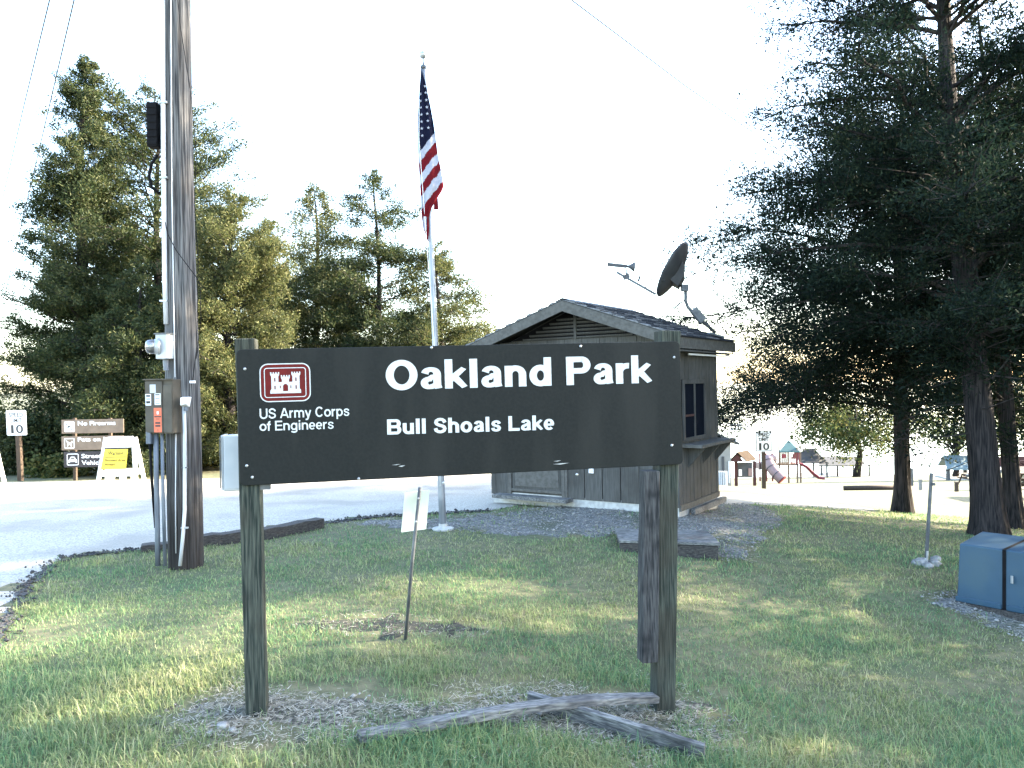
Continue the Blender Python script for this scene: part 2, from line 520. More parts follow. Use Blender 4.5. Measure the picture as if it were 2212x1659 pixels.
def glyph(ch, wv, wh):
    """strokes of a grotesque letter, cap height 1: list of centre lines; returns (paths, advance)"""
    S, H = wv / 2, wh / 2
    sb = 0.055

    def arc(cx, cy, rx, ry, a0, a1, n=22):
        return [(cx + rx * math.cos(math.radians(a0 + (a1 - a0) * i / n)), cy + ry * math.sin(math.radians(a0 + (a1 - a0) * i / n))) for i in range(n + 1)]
    adv = {'O': 1.09, 'a': .78, 'k': .80, 'l': .39, 'n': .83, 'd': .85, 'P': .94, 'r': .55, 'B': 1.0, 'u': .83, 'S': .94, 'h': .83, 'o': .85, 's': .76, 'L': .84,
           'e': .79, 'U': 1.0, 'A': 1.02, 'm': 1.24, 'y': .79, 'C': 1.02, 'p': .85, 'f': .46, 'E': .92, 'g': .85, 'i': .39, ' ': .40}[ch]
    w = adv
    x0, x1, cx = sb + S, w - sb - S, w / 2
    b = [(x0, 0), (x0, 1)]
    if ch == ' ':
        return [], adv
    if ch == 'O':
        return [arc(cx, .5, cx - .04 - S, .515 - H, 0, 360, 40)], adv
    if ch == 'C':
        return [arc(cx + .01, .5, cx - .04 - S, .515 - H, 38, 322, 34)], adv
    if ch == 'o':
        return [arc(cx, XH / 2, cx - .035 - S, XH / 2 + .012 - H, 0, 360, 36)], adv
    if ch == 'l':
        return [[(w / 2, 0), (w / 2, 1)]], adv
    if ch == 'i':
        return [[(w / 2, 0), (w / 2, XH)], [(w / 2, .85), (w / 2, 1)]], adv
    if ch == 'L':
        return [b, [(x0 - S, H), (w - .03, H)]], adv
    if ch == 'E':
        return [b, [(x0, H), (w - .05, H)], [(x0, .515), (w - .09, .515)], [(x0, 1 - H), (w - .06, 1 - H)]], adv
    if ch == 'U':
        r = (x1 - x0) / 2
        return [[(x0, 1)] + arc(cx, .34, r, .355 - H, 180, 360) + [(x1, 1)]], adv
    if ch == 'A':
        return [[(S * 1.05, 0), (w / 2 - .02, 1)], [(w - S * 1.05, 0), (w / 2 + .02, 1)], [(.26, .30), (w - .26, .30)]], adv
    if ch == 'P':
        y = .5 + (.5 - .0) / 2 - .03
        ry = (1 - H - (.40 + H)) / 2
        yc = 1 - H - ry
        return [b, [(x0, 1 - H), (w - .34, 1 - H)] + arc(w - .36, yc, .32 - S, ry, 90, -90) + [(x0, .40 + H)]], adv
    if ch == 'B':
        ra = (1 - H - (.49 + H * .2)) / 2
        rb = (.49 + H * .2 - H) / 2
        ym = .49 + H * .2
        return [b, [(x0, 1 - H)] + arc(w - .38, ym + ra, .31 - S, ra, 90, -90) + [(x0, ym)], [(x0, ym)] + arc(w - .36, H + rb, .32 - S, rb, 90, -90) + [(x0, H)]], adv
    if ch in 'nh':
        r = (x1 - x0) / 2
        return [[(x0, 0), (x0, XH if ch == 'n' else 1)], [(x0, XH - .30)] + arc(cx, XH - .31, r, .32 - H, 165, 0) + [(x1, 0)]], adv
    if ch == 'm':
        r = (x1 - x0) / 4
        return [[(x0, 0), (x0, XH)], arc(x0 + r, XH - .27, r, .28 - H, 165, 0) + [(x0 + 2 * r, 0)], arc(x0 + 3 * r, XH - .27, r, .28 - H, 165, 0) + [(x1, 0)]], adv
    if ch == 'u':
        r = (x1 - x0) / 2
        return [[(x1, 0), (x1, XH)], [(x0, XH)] + arc(cx, .31, r, .32 - H, 180, 345)], adv
    if ch == 'r':
        return [[(x0, 0), (x0, XH)], arc(x0 + .30, XH - .33, .30, .335 - H, 170, 82, 12)], adv
    if ch in 'dpg':
        rx = (w - 2 * sb - wv) / 2 + .005
        el = arc(cx, XH / 2, rx, XH / 2 + .012 - H, 0, 360, 36)
        if ch == 'd':
            return [el, [(x1, 0), (x1, 1)]], adv
        if ch == 'p':
            return [el, [(x0, -.28), (x0, XH)]], adv
        return [el, [(x1, XH), (x1, -.06)] + arc(cx, -.07, rx, .22 - H, 0, -165, 18)], adv
    if ch == 'a':
        rx = (x1 - x0) / 2 - .01
        top = arc(cx, XH - .24, rx, .255 - H, 168, 0, 18) + [(x1 - .01, .14), (x1 + .03, 0)]
        bowl = [(x1 - .01, .43), (cx + .02, .40)] + arc(x0 + .17, .205, .17, .215 - H, 90, 270, 16) + [(cx + .04, H + .01), (x1 - .01, .16)]
        return [top, bowl], adv
    if ch == 'e':
        return [arc(cx, XH / 2, cx - .035 - S, XH / 2 + .012 - H, 0, 318, 34), [(x0, XH / 2 - .01), (x1 + S * .8, XH / 2 - .01)]], adv
    if ch == 'k':
        return [b, [(x0, .26), (w - .12, XH)], [(x0 + .18, .40), (w - .10, 0)]], adv
    if ch == 'y':
        return [[(S * 1.0 + .02, XH), (w / 2 + .01, .04)], [(w - S - .02, XH), (w / 2 - .02, -.10), (w / 2 - .10, -.20), (.10, -.28 + H)]], adv
    if ch == 'f':
        return [[(w / 2 - .02, 0), (w / 2 - .02, .74)] + arc(w / 2 + .15, .76, .17, .245 - H, 175, 80, 10), [(.0, XH - H), (w - .02, XH - H)]], adv
    if ch in 'Ss':
        h = 1.0 if ch == 'S' else XH
        pts = [(.93, .72), (.86, .86), (.70, .955), (.5, .985), (.30, .955), (.13, .86), (.10, .74), (.16, .63), (.32, .56), (.5, .515), (.70, .46), (.86, .38), (.92, .27),
               (.87, .13), (.70, .04), (.5, .012), (.28, .04), (.11, .13), (.05, .30)]
        xa, xb = .04 + S, w - .04 - S
        return [[(xa + (xb - xa) * (p - .05) / .88, H - .012 + (h + .024 - 2 * H) * (q - .012) / .973) for p, q in pts]], adv
    return [], adv


def stroke_text(body, name, mat, parent, O, U, Vv, N, x0, x1, base, cap, wv, wh, depth=0.0025):
    """letters drawn as strokes on the plane O,U,Vv with normal N, fitted between x0 and x1"""
    adv = 0
    items = []
    for ch in body:
        g, a = glyph(ch, wv, wh * (0.80 if ch in 'aes' else 1.0))
        items.append((adv, g, ch))
        adv += a
    sx = (x1 - x0) / (adv - 0.08)
    k = 0
    lt = None
    for ax, g, ch in items:
        if not g:
            continue
        mb = MB()
        for path in g:
            k += 1
            off = depth + 0.00025 * (k % 5)
            L, R = [], []
            n = len(path)
            closed = n > 8 and math.hypot(path[0][0] - path[-1][0], path[0][1] - path[-1][1]) < 1e-6
            for i, (px, py) in enumerate(path):
                if closed:
                    ia, ib = path[(i - 1) % (n - 1)], path[(i + 1) % (n - 1)]
                else:
                    ia, ib = path[max(i - 1, 0)], path[min(i + 1, n - 1)]
                tx, ty = ib[0] - ia[0], ib[1] - ia[1]
                l = math.hypot(tx, ty) or 1
                tx, ty = tx / l, ty / l
                hw = 0.5 * math.sqrt((wv * ty) ** 2 + (wh * (0.80 if ch in 'aes' else 1.0) * tx) ** 2)
                L.append((px - ty * hw, py + tx * hw))
                R.append((px + ty * hw, py - tx * hw))
            vs = []
            lim = {'k': (0, 1 if path[0][0] == path[1][0] else XH), 'A': (0, 1), 'a': (0, 2), 'y': (-1, XH)}.get(ch, (-1, 2))
            for (a, b) in zip(L, R):
                for q in (a, b):
                    q = (q[0], min(max(q[1], lim[0]), lim[1]))
                    vs.append(O + U * (x0 + (ax - 0.04 + q[0]) * sx) + Vv * (base + q[1] * cap) + N * off)
            mb.add(vs, [(2 * i, 2 * i + 1, 2 * i + 3, 2 * i + 2) for i in range(n - 1)])
        mb.build(name, mat, parent)


def plain_text(body, name, mat, parent, O, U, Vv, N, x0, x1, base, cap, weight=0.0, off=0.003):
    cu = bpy.data.curves.new('tmp', 'FONT')
    cu.body = body
    cu.size = 1.0
    cu.offset = weight
    cu.resolution_u = 3
    tmp = bpy.data.objects.new('tmp', cu)
    C.objects.link(tmp)
    dg = bpy.context.evaluated_depsgraph_get()
    me0 = bpy.data.meshes.new_from_object(tmp.evaluated_get(dg))
    bpy.data.objects.remove(tmp)
    co = np.array([v.co[:] for v in me0.vertices])
    lo, hi = co[:, 0].min(), co[:, 0].max()
    mb = MB()
    o = LOC[parent.as_pointer()]
    sx = (x1 - x0) / (hi - lo)
    sy = cap / 0.70
    mb.add([O + U * (x0 + (c[0] - lo) * sx) + Vv * (base + c[1] * sy) + N * off for c in co], [tuple(p.vertices) for p in me0.polygons])
    bpy.data.meshes.remove(me0)
    return mb.build(name, mat, parent)

# ------------------------------------------------------------------ ground, lake, road, gravel
def growing(a, b, step, far, k=1.35):
    core = list(np.arange(a, b + 1e-6, step))
    hi, s = b, step
    while hi < far:
        s *= k
        hi += s
        core.append(hi)
    return core


gx = sorted(set(growing(-16, 20, 0.5, 2500) + [-v for v in growing(16, 16, 0.5, 2500)[1:]]))
gy = sorted(set(growing(0, 27, 0.5, 3500) + [-v for v in growing(0, 0, 1.0, 60)[1:]]))
XX, YY = np.meshgrid(np.array(gx), np.array(gy))
nx, ny = len(gx), len(gy)
gv = np.stack([XX.ravel(), YY.ravel(), zg(XX.ravel(), YY.ravel())], 1)
ii = np.arange(nx * ny).reshape(ny, nx)
gq = np.stack([ii[:-1, :-1].ravel(), ii[:-1, 1:].ravel(), ii[1:, 1:].ravel(), ii[1:, :-1].ravel()], 1)
tag(np_mesh('ground', gv, gq, M['soil'], smooth=True), kind='structure')

tag(MB().add([(-150, 100, LAKE), (4000, 100, LAKE), (4000, 5000, LAKE), (-150, 5000, LAKE)], [(0, 1, 2, 3)]).build('lake_water', M['water']), kind='structure')


def smooth_poly(pts, jit=0.0, seed=1, n=6, closed=True):
    """rounded outline through the points with small irregularities"""
    r = random.Random(seed)
    out = []
    m = len(pts)
    for i in range(m if closed else m - 1):
        if closed:
            p0, p1, p2, p3 = (np.array(pts[(i + k) % m][:2]) for k in (-1, 0, 1, 2))
        else:
            p0, p1, p2, p3 = (np.array(pts[min(max(i + k, 0), m - 1)][:2]) for k in (-1, 0, 1, 2))
        for k in range(n):
            t = k / n
            q = 0.5 * ((2 * p1) + (-p0 + p2) * t + (2 * p0 - 5 * p1 + 4 * p2 - p3) * t * t + (-p0 + 3 * p1 - 3 * p2 + p3) * t ** 3)
            out.append((q[0] + r.gauss(0, jit), q[1] + r.gauss(0, jit)))
    if not closed:
        out.append((pts[-1][0], pts[-1][1]))
    return out


def sheet(name, poly, mat, dz, step=0.5, tuck=True):
    bm = bmesh.new()
    vs = [bm.verts.new((x, y, 0)) for x, y in poly]
    es = [bm.edges.new((vs[i], vs[(i + 1) % len(vs)])) for i in range(len(vs))]
    bmesh.ops.triangle_fill(bm, use_beauty=True, use_dissolve=False, edges=es, normal=(0, 0, 1))
    xs = [p[0] for p in poly]
    ys = [p[1] for p in poly]
    for lo, hi, no in ((min(xs), max(xs), (1, 0, 0)), (min(ys), max(ys), (0, 1, 0))):
        c = math.ceil(lo / step) * step
        while c < hi:
            co = (c, 0, 0) if no[0] else (0, c, 0)
            bmesh.ops.bisect_plane(bm, geom=bm.verts[:] + bm.edges[:] + bm.faces[:], plane_co=co, plane_no=no, dist=1e-5)
            c += step
    for v in bm.verts:
        v.co.z = zf(v.co.x, v.co.y) + (-0.012 if tuck and v.is_boundary else dz)
    bmesh.ops.recalc_face_normals(bm, faces=bm.faces[:])
    if bm.faces and sum(f.normal.z for f in bm.faces) < 0:
        bmesh.ops.reverse_faces(bm, faces=bm.faces[:])
    me = bpy.data.meshes.new(name)
    bm.to_mesh(me)
    bm.free()
    return finish(name, me, mat, smooth=True)


def gl(*pts):
    return [tuple(G(a, b)[:2]) for a, b in pts]


edge_pts = gl((-230, 1640), (-110, 1500), (-20, 1400), (20, 1330), (60, 1270), (120, 1218), (200, 1198), (310, 1188), (440, 1165), (560, 1148), (690, 1132), (800, 1119), (900, 1112), (1060, 1104))
lawn_edge = smooth_poly(edge_pts, 0.018, 3, 10, closed=False)
right_near = gl((1540, 1092), (1640, 1092), (1760, 1096), (1880, 1106))
right_far = gl((1900, 1100), (1800, 1088), (1680, 1074), (1600, 1066), (1540, 1061))
road_poly = lawn_edge + [(1.0, 13.2)] + right_near + right_far + [(2.4, 18.0), (-3.0, 19.0), (-8.0, 19.0), (-16.0, 18.2), (-30.0, 17.0), (-30.0, 1.0), (-6, 1.0)]
tag(sheet('road', road_poly, M['asphalt'], 0.008), kind='structure')


def strip(path, w0, w1):
    L, R = [], []
    n = len(path)
    for i, p in enumerate(path):
        a, b = path[max(i - 1, 0)], path[min(i + 1, n - 1)]
        t = np.array(b) - np.array(a)
        t = t / (np.linalg.norm(t) + 1e-9)
        j = 0.10 * (vnoise(i * 0.83, 3.3, 5) - 0.5) + 0.05 * (vnoise(i * 2.9, 1.3, 6) - 0.5)
        L.append((p[0] - t[1] * (w0 + j), p[1] + t[0] * (w0 + j)))
        R.append((p[0] + t[1] * (w1 + j), p[1] - t[0] * (w1 + j)))
    return L + R[::-1]


M['edge'] = pm('broken_asphalt_edge', (0.010, 0.010, 0.012), (0.06, 0.06, 0.062), scale=30, rough=0.95, bump=1.0, bscale=45, detail=8)
tag(sheet('road_edge', strip(lawn_edge[20:100], 0.03, 0.05), M['edge'], 0.013, tuck=False), kind='structure')
tag(sheet('road_edge', strip(lawn_edge[100:], 0.05, 0.07), M['edge'], 0.013, tuck=False), kind='structure')

gravel_poly = smooth_poly(gl((700, 1134), (800, 1126), (900, 1122), (1060, 1110), (1200, 1095)) + [(1.2, 12.6)] + gl((1540, 1086), (1640, 1096), (1690, 1122), (1650, 1165), (1600, 1214), (1540, 1206), (1430, 1160), (1250, 1162), (1080, 1156), (960, 1148), (850, 1140)), 0.035, 5)
tag(sheet('gravel_apron', gravel_poly, M['gravel'], 0.014), kind='structure')
bare_poly = smooth_poly(gl((330, 1560), (420, 1520), (600, 1500), (800, 1512), (1000, 1508), (1150, 1500), (1400, 1508), (1560, 1525), (1600, 1570), (1560, 1615), (1400, 1632), (1200, 1622), (1000, 1602), (800, 1612), (600, 1602), (430, 1592)), 0.035, 6)
tag(sheet('bare_patch', bare_poly, M['mulch'], 0.010), kind='structure')
pad_poly = smooth_poly(gl((1990, 1295), (2080, 1278), (2212, 1290), (2330, 1330), (2340, 1440), (2230, 1405), (2130, 1352)), 0.02, 7)
tag(sheet('gravel_pad', pad_poly, M['gravel'], 0.010), kind='structure')
hole_poly = smooth_poly(gl((640, 1350), (740, 1332), (880, 1330), (1000, 1345), (1050, 1362), (960, 1380), (860, 1388), (720, 1378)), 0.02, 8)
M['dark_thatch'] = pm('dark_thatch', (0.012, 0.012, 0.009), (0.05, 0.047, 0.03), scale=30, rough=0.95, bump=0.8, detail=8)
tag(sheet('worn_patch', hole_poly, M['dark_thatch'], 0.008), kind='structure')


def inside(x, y, poly):
    p = np.array(poly)
    c = np.zeros(len(x), bool)
    j = len(p) - 1
    for i in range(len(p)):
        xi, yi, xj, yj = p[i, 0], p[i, 1], p[j, 0], p[j, 1]
        m = ((yi > y) != (yj > y)) & (x < (xj - xi) * (y - yi) / (yj - yi + 1e-12) + xi)
        c ^= m
        j = i
    return c


def blades(pos, h, w, lean, rng, flat=0.0):
    """one bent tapering blade at each position: 5 vertices, 3 triangles"""
    n = len(pos)
    az = rng.uniform(0, 2 * math.pi, n)
    fa = az + rng.normal(math.pi / 2, 0.5, n)
    d = np.stack([np.cos(az), np.sin(az)], 1)
    s = np.stack([np.cos(fa), np.sin(fa), np.zeros(n)], 1) * (w / 2)[:, None]
    mid = pos.copy()
    mid[:, :2] += d * (h * lean * 0.35)[:, None]
    mid[:, 2] += h * 0.6 * (1 - flat)
    tip = pos.copy()
    tip[:, :2] += d * (h * lean)[:, None]
    tip[:, 2] += h * (1.0 - 0.35 * np.minimum(lean, 1.6)) * (1 - flat) + 0.004
    v = np.stack([pos - s, pos + s, mid - s * 0.8, mid + s * 0.8, tip], 1).reshape(-1, 3)
    b = (np.arange(n) * 5)[:, None]
    t = np.concatenate([b + np.array([0, 1, 3]), b + np.array([0, 3, 2]), b + np.array([2, 3, 4])], 1).reshape(-1, 3)
    return v, t


def scatter_lawn():
    rng = np.random.default_rng(5)
    allv, allt, base = [], [], 0
    for (y0, y1, dens, ws) in ((2.6, 4.2, 7200, 1.0), (4.2, 5.4, 5200, 1.05), (5.4, 7.0, 3300, 1.25), (7.0, 9.0, 1900, 1.6), (9.0, 11.5, 1100, 2.0), (11.5, 15.0, 420, 2.8)):
        xa, xb = -0.75 * y1 - 0.9, 0.75 * y1 + 0.9
        n = int((xb - xa) * (y1 - y0) * dens)
        x = rng.uniform(xa, xb, n)
        y = rng.uniform(y0, y1, n)
        jx = x + 0.34 * (vnoise(x * 3, y * 3, 1) - 0.5) + 0.16 * (vnoise(x * 9, y * 9, 2) - 0.5)
        jy = y + 0.34 * (vnoise(x * 3, y * 3, 3) - 0.5) + 0.16 * (vnoise(x * 9, y * 9, 4) - 0.5)
        keep = ~inside(x + 0.10 * (jx - x), y + 0.75 * (jy - y) - 0.02, road_poly)
        bx_, by_ = jx + 0.9 * (vnoise(x * 2.1, y * 2.6, 31) - .5) + .25 * rng.normal(0, .3, n), jy + 0.55 * (vnoise(x * 2.1, y * 2.6, 32) - .5) + .2 * rng.normal(0, .3, n)
        bare = inside(bx_, by_, bare_poly)
        grav = inside(jx, jy, gravel_poly) | inside(jx, jy, pad_poly)
        hole = inside(bx_, by_, hole_poly)
        r = rng.random(n)
        clump = vnoise(x * 1.7, y * 1.7, 9) * 0.6 + vnoise(x * 5, y * 5, 10) * 0.4
        keep &= ~(bare & (r > 0.08 + 0.40 * (clump > 0.60)))
        keep &= ~(grav & (r > 0.10 + 0.45 * (clump > 0.58)))
        keep &= ~(hole & (r > 0.30 + 0.3 * (clump > .55)))
        keep &= r < 0.45 + 0.9 * clump
        x, y, clump, bare = x[keep], y[keep], clump[keep], bare[keep]
        n = len(x)
        h = rng.gamma(5, 1 / 5.0, n) * (0.026 + 0.075 * clump ** 1.5 + 0.024 * vnoise(x * 0.6, y * 0.6, 12)) * (0.88 - 0.45 * sstep(4.2, 6.2, y))
        h = np.where(rng.random(n) < 0.012, h * 2.2, h)
        h = np.where(bare, h * 0.7, h)
        h = np.clip(h, 0.012, 0.20)
        w = rng.uniform(0.0030, 0.0058, n) * ws
        pos = np.stack([x, y, zg(x, y) - 0.003], 1)
        v, t = blades(pos, h, w, rng.uniform(0.15, 1.5, n), rng)
        allv.append(v)
        allt.append(t + base)
        base += len(v)
    o = np_mesh('grass', np.concatenate(allv), np.concatenate(allt), M['grass'])
    tag(o, 'short patchy green lawn around the park sign', 'grass', kind='stuff')


scatter_lawn()


def scatter_litter():
    """dry clippings and small stones on the bare ground"""
    rng = np.random.default_rng(8)
    allv, allt, base = [], [], 0
    for poly, dens, wid in ((bare_poly, 4200, 1.0), (pad_poly, 2200, 1.4), (gravel_poly, 520, 2.0), (hole_poly, 900, 1.1)):
        p = np.array(poly)
        lo, hi = p.min(0) - 0.3, p.max(0) + 0.3
        n = int((hi - lo).prod() * dens)
        x = rng.uniform(lo[0], hi[0], n)
        y = rng.uniform(lo[1], hi[1], n)
        am = 0.75 if poly is bare_poly else 0.3
        k = inside(x + am * (vnoise(x * 3, y * 3, 21) - .5) + am * .25 * rng.normal(0, .5, n), y + am * .8 * (vnoise(x * 3, y * 3, 22) - .5) + am * .25 * rng.normal(0, .4, n), poly) & (vnoise(x * 4, y * 4, 23) + vnoise(x * 11, y * 11, 24) * .6 > rng.uniform(0.25, 1.1, n))
        k &= ~inside(x, y, road_poly)
        x, y = x[k], y[k]
        n = len(x)
        pos = np.stack([x, y, zg(x, y) + 0.014 + rng.uniform(0, 0.016, n) + (0.004 if poly is gravel_poly else 0)], 1)
        v, t = blades(pos, rng.uniform(0.02, 0.065, n), rng.uniform(0.003, 0.006, n) * wid, rng.uniform(0.7, 1.6, n), rng, flat=0.93)
        allv.append(v)
        allt.append(t + base)
        base += len(v)
    tag(np_mesh('dry_clippings', np.concatenate(allv), np.concatenate(allt), M['straw']), 'pale dry grass clippings on the bare ground under the sign', 'clippings', kind='stuff')
    # stones
    oc = np.array([(1, 0, 0), (-1, 0, 0), (0, 1, 0), (0, -1, 0), (0, 0, 1), (0, 0, -1)], float)
    of = np.array([(0, 2, 4), (2, 1, 4), (1, 3, 4), (3, 0, 4), (2, 0, 5), (1, 2, 5), (3, 1, 5), (0, 3, 5)])
    allv, allt, base = [], [], 0
    for poly, dens, r0 in ((gravel_poly, 420, 0.007), (bare_poly, 320, 0.005), (pad_poly, 500, 0.007)):
        p = np.array(poly)
        lo, hi = p.min(0), p.max(0)
        n = int((hi - lo).prod() * dens)
        x = rng.uniform(lo[0], hi[0], n)
        y = rng.uniform(lo[1], hi[1], n)
        k = inside(x, y, poly)
        x, y = x[k], y[k]
        n = len(x)
        r = r0 * rng.gamma(3, 1 / 3.0, n) + 0.003
        sc3 = rng.uniform(0.6, 1.3, (n, 6, 3))
        a = rng.uniform(0, 6.28, n)
        q = oc[None] * sc3 * r[:, None, None]
        q[:, :, 2] *= 0.6
        qx = q[:, :, 0] * np.cos(a)[:, None] - q[:, :, 1] * np.sin(a)[:, None]
        qy = q[:, :, 0] * np.sin(a)[:, None] + q[:, :, 1] * np.cos(a)[:, None]
        zz = zg(x, y) + (0.016 if poly is gravel_poly else 0.012)
        v = np.stack([qx + x[:, None], qy + y[:, None], q[:, :, 2] + (zz + r * 0.3)[:, None]], 2).reshape(-1, 3)
        t = (np.arange(n)[:, None, None] * 6 + of[None]).reshape(-1, 3)
        allv.append(v)
        allt.append(t + base)
        base += len(v)
    tag(np_mesh('loose_gravel', np.concatenate(allv), np.concatenate(allt), M['rock']), 'loose pale stones scattered round the booth and sign', 'gravel', kind='stuff')


scatter_litter()

def scatter_crumbs():
    rng = np.random.default_rng(14)
    le = np.array(lawn_edge[20:])
    n = 1700
    i = rng.integers(0, len(le) - 1, n)
    t = rng.random(n)[:, None]
    p = le[i] * (1 - t) + le[i + 1] * t + rng.normal(0, 0.075, (n, 2))
    r = 0.004 + 0.007 * rng.gamma(1.5, 0.6, n)
    oc = np.array([(1, 0, 0), (-1, 0, 0), (0, 1, 0), (0, -1, 0), (0, 0, 1), (0, 0, -1)], float)
    of = np.array([(0, 2, 4), (2, 1, 4), (1, 3, 4), (3, 0, 4), (2, 0, 5), (1, 2, 5), (3, 1, 5), (0, 3, 5)])
    q = oc[None] * rng.uniform(0.6, 1.3, (n, 6, 3)) * r[:, None, None]
    q[:, :, 2] *= 0.7
    v = np.stack([q[:, :, 0] + p[:, :1], q[:, :, 1] + p[:, 1:], q[:, :, 2] + (zg(p[:, 0], p[:, 1]) + 0.012 + r * 0.3)[:, None]], 2).reshape(-1, 3)
    f = (np.arange(n)[:, None, None] * 6 + of[None]).reshape(-1, 3)
    tag(np_mesh('asphalt_crumbs', v, f, M['edge']), 'dark broken asphalt crumbs along the road edge', 'gravel', kind='stuff')


scatter_crumbs()

# ------------------------------------------------------------------ trees
def cedar(name, label, base, height, prof, mat, trunk_r, seed, n_br=70, n_leaf=60000, leaf=0.05, lean=(0, 0), clear=0.12, droop=0.25, group=None, spread=0.16, stretch=(1, 1), gaps=0.0, cat='tree', clumps=1.0, dead=0, rise=0.45):
    """a conifer: bark-ridged trunk, limbs with twigs, and sprays of scale leaves along the twigs
    prof: list of (fraction of height, crown radius)"""
    rng = np.random.default_rng(seed)
    base = np.array(base, float)
    th = thing(name, label, cat, Vector(base), group)
    hs, rs = [p[0] for p in prof], [p[1] for p in prof]

    def axis(f):
        f = np.asarray(f)
        wob = 0.10 * np.sin(f * 7 + seed) * f
        return np.stack([base[0] + lean[0] * f + wob, base[1] + lean[1] * f + 0.08 * np.cos(f * 6 + seed) * f, base[2] + height * f], -1)
    # trunk
    nr, ns = 26, 30
    tv, tf = [], []
    for i in range(nr):
        f = (i / (nr - 1)) ** 1.25
        c = axis(f)
        r = trunk_r * ((1 - f) ** 0.8 + 0.03) * (1 + 0.5 * math.exp(-f * height / 0.22))
        for k in range(ns):
            a = 2 * math.pi * k / ns
            rid = 1 + 0.07 * math.sin(a * 5 + seed + 0.7 * f * 5) + 0.06 * math.sin(a * 9 + 2 * seed + math.sin(f * 22)) + 0.03 * math.sin(a * 14 + f * 40)
            tv.append((c[0] + r * rid * math.cos(a), c[1] + r * rid * math.sin(a), c[2] - (0.12 if i == 0 else 0)))
    for i in range(nr - 1):
        for k in range(ns):
            k2 = (k + 1) % ns
            tf.append((i * ns + k, i * ns + k2, (i + 1) * ns + k2, (i + 1) * ns + k))
    MB().add(tv, tf).build('trunk', M['bark'], th, smooth=True)
    # limbs
    fb = clear + (1 - clear) * np.sort(rng.random(n_br) ** 1.15) * 0.985
    az = np.arange(n_br) * 2.399 + rng.normal(0, 0.5, n_br)
    R = np.interp(fb, hs, rs) * rng.uniform(0.62, 1.08, n_br)
    limb = MB()
    cents, outs, wts, sps = [], [], [], []
    for i in range(n_br):
        f = fb[i]
        o = axis(f)
        d = np.array([math.cos(az[i]) * stretch[0], math.sin(az[i]) * stretch[1], 0])
        L = R[i]
        up = rise * rng.uniform(0.4, 1.2) * (0.35 + 0.9 * f)
        pts = []
        m = 7
        side = np.array([-d[1], d[0], 0]) * rng.normal(0, 0.12)
        for k in range(m):
            t = k / (m - 1)
            p = o + d * L * t + np.array([0, 0, L * (up * t - droop * t * t)]) + side * L * t * t + rng.normal(0, 0.02 * L, 3) * (k > 0)
            pts.append(p)
        r0 = max(0.006, trunk_r * 0.30 * (L / max(rs)) * (1.1 - 0.5 * f))
        limb.tube(pts, [r0 * (1 - 0.85 * k / (m - 1)) for k in range(m)], n=4, cap=False)
        if rng.random() < gaps:
            continue
        pa = np.array(pts)
        nt = int(5 + 9 * L)
        for j in range(nt):
            t = 0.22 + 0.78 * (j + rng.random()) / nt
            q = t * (m - 1)
            a, w = int(min(q, m - 2)), q - int(min(q, m - 2))
            p = pa[a] * (1 - w) + pa[a + 1] * w
            td = d * rng.uniform(0.3, 1.0) + np.array([-d[1], d[0], 0]) * rng.choice((-1, 1)) * rng.uniform(0.3, 1.1) + np.array([0, 0, rng.normal(0.14, 0.48)])
            td /= np.linalg.norm(td)
            tl = L * 0.30 * rng.uniform(0.5, 1.2) * (1.15 - 0.5 * t) + 0.07
            e = p + td * tl
            if rng.random() < 0.45:
                limb.tube([p, (p + e) / 2 + rng.normal(0, 0.02, 3), e], [0.010 * (0.5 + L / 4), 0.006, 0.003], n=3, cap=False)
            nc = max(2, int(tl / 0.11))
            for c in range(nc):
                u = (c + rng.random()) / nc
                cents.append(p + (e - p) * u + rng.normal(0, 0.05, 3))
                outs.append(td)
                sps.append(min(1.0, 0.32 + 0.62 * L))
                wts.append(min(1.0, 0.5 + 0.5 * L))
    for j in range(dead):
        f = rng.uniform(clear * 0.5, clear * 1.5 + 0.08)
        o = axis(f)
        a = rng.uniform(0, 6.28)
        L = rng.uniform(0.5, 1.6)
        d = np.array([math.cos(a), math.sin(a), rng.normal(-.05, .2)])
        limb.tube([o, o + d * L * .5 + rng.normal(0, .08, 3), o + d * L + rng.normal(0, .15, 3)], [0.018, 0.010, 0.004], n=4, cap=False)
    limb.build('branches', M['twig'], th)['kind'] = 'stuff'
    cents, outs, sps, wts = np.array(cents), np.array(outs), np.array(sps), np.array(wts)
    # sprays
    wt = rng.gamma(1.6, 1.0, len(cents)) * wts
    ci = rng.choice(len(cents), n_leaf, p=wt / wt.sum())
    pos = cents[ci] + np.clip(rng.normal(0, spread * 0.6, (n_leaf, 3)), -spread * 1.05, spread * 1.05) * np.array([1, 1, 0.85]) * sps[ci][:, None]
    dr = outs[ci] * 0.7 + rng.normal(0, 0.6, (n_leaf, 3)) + np.array([0, 0, 0.18])
    dr /= np.linalg.norm(dr, axis=1)[:, None]
    sd = np.cross(dr, rng.normal(0, 1, (n_leaf, 3)))
    sd /= np.linalg.norm(sd, axis=1)[:, None] + 1e-9
    ln = leaf * rng.uniform(0.7, 1.8, n_leaf)[:, None]
    wd = leaf * rng.uniform(0.16, 0.34, n_leaf)[:, None]
    a = pos - dr * ln * 0.5
    b = pos + sd * wd
    c = pos + dr * ln * 0.6
    e = pos - sd * wd + dr * ln * 0.1
    v = np.stack([a - sd * wd, b, c], 1).reshape(-1, 3)
    q = np.arange(n_leaf * 3).reshape(-1, 3)
    np_mesh('crown', v, q, mat, th)['kind'] = 'stuff'
    return th


def onground(dx, d):
    u, v = ray(dx, 1040)
    return (u * d, d, zf(u * d, d))


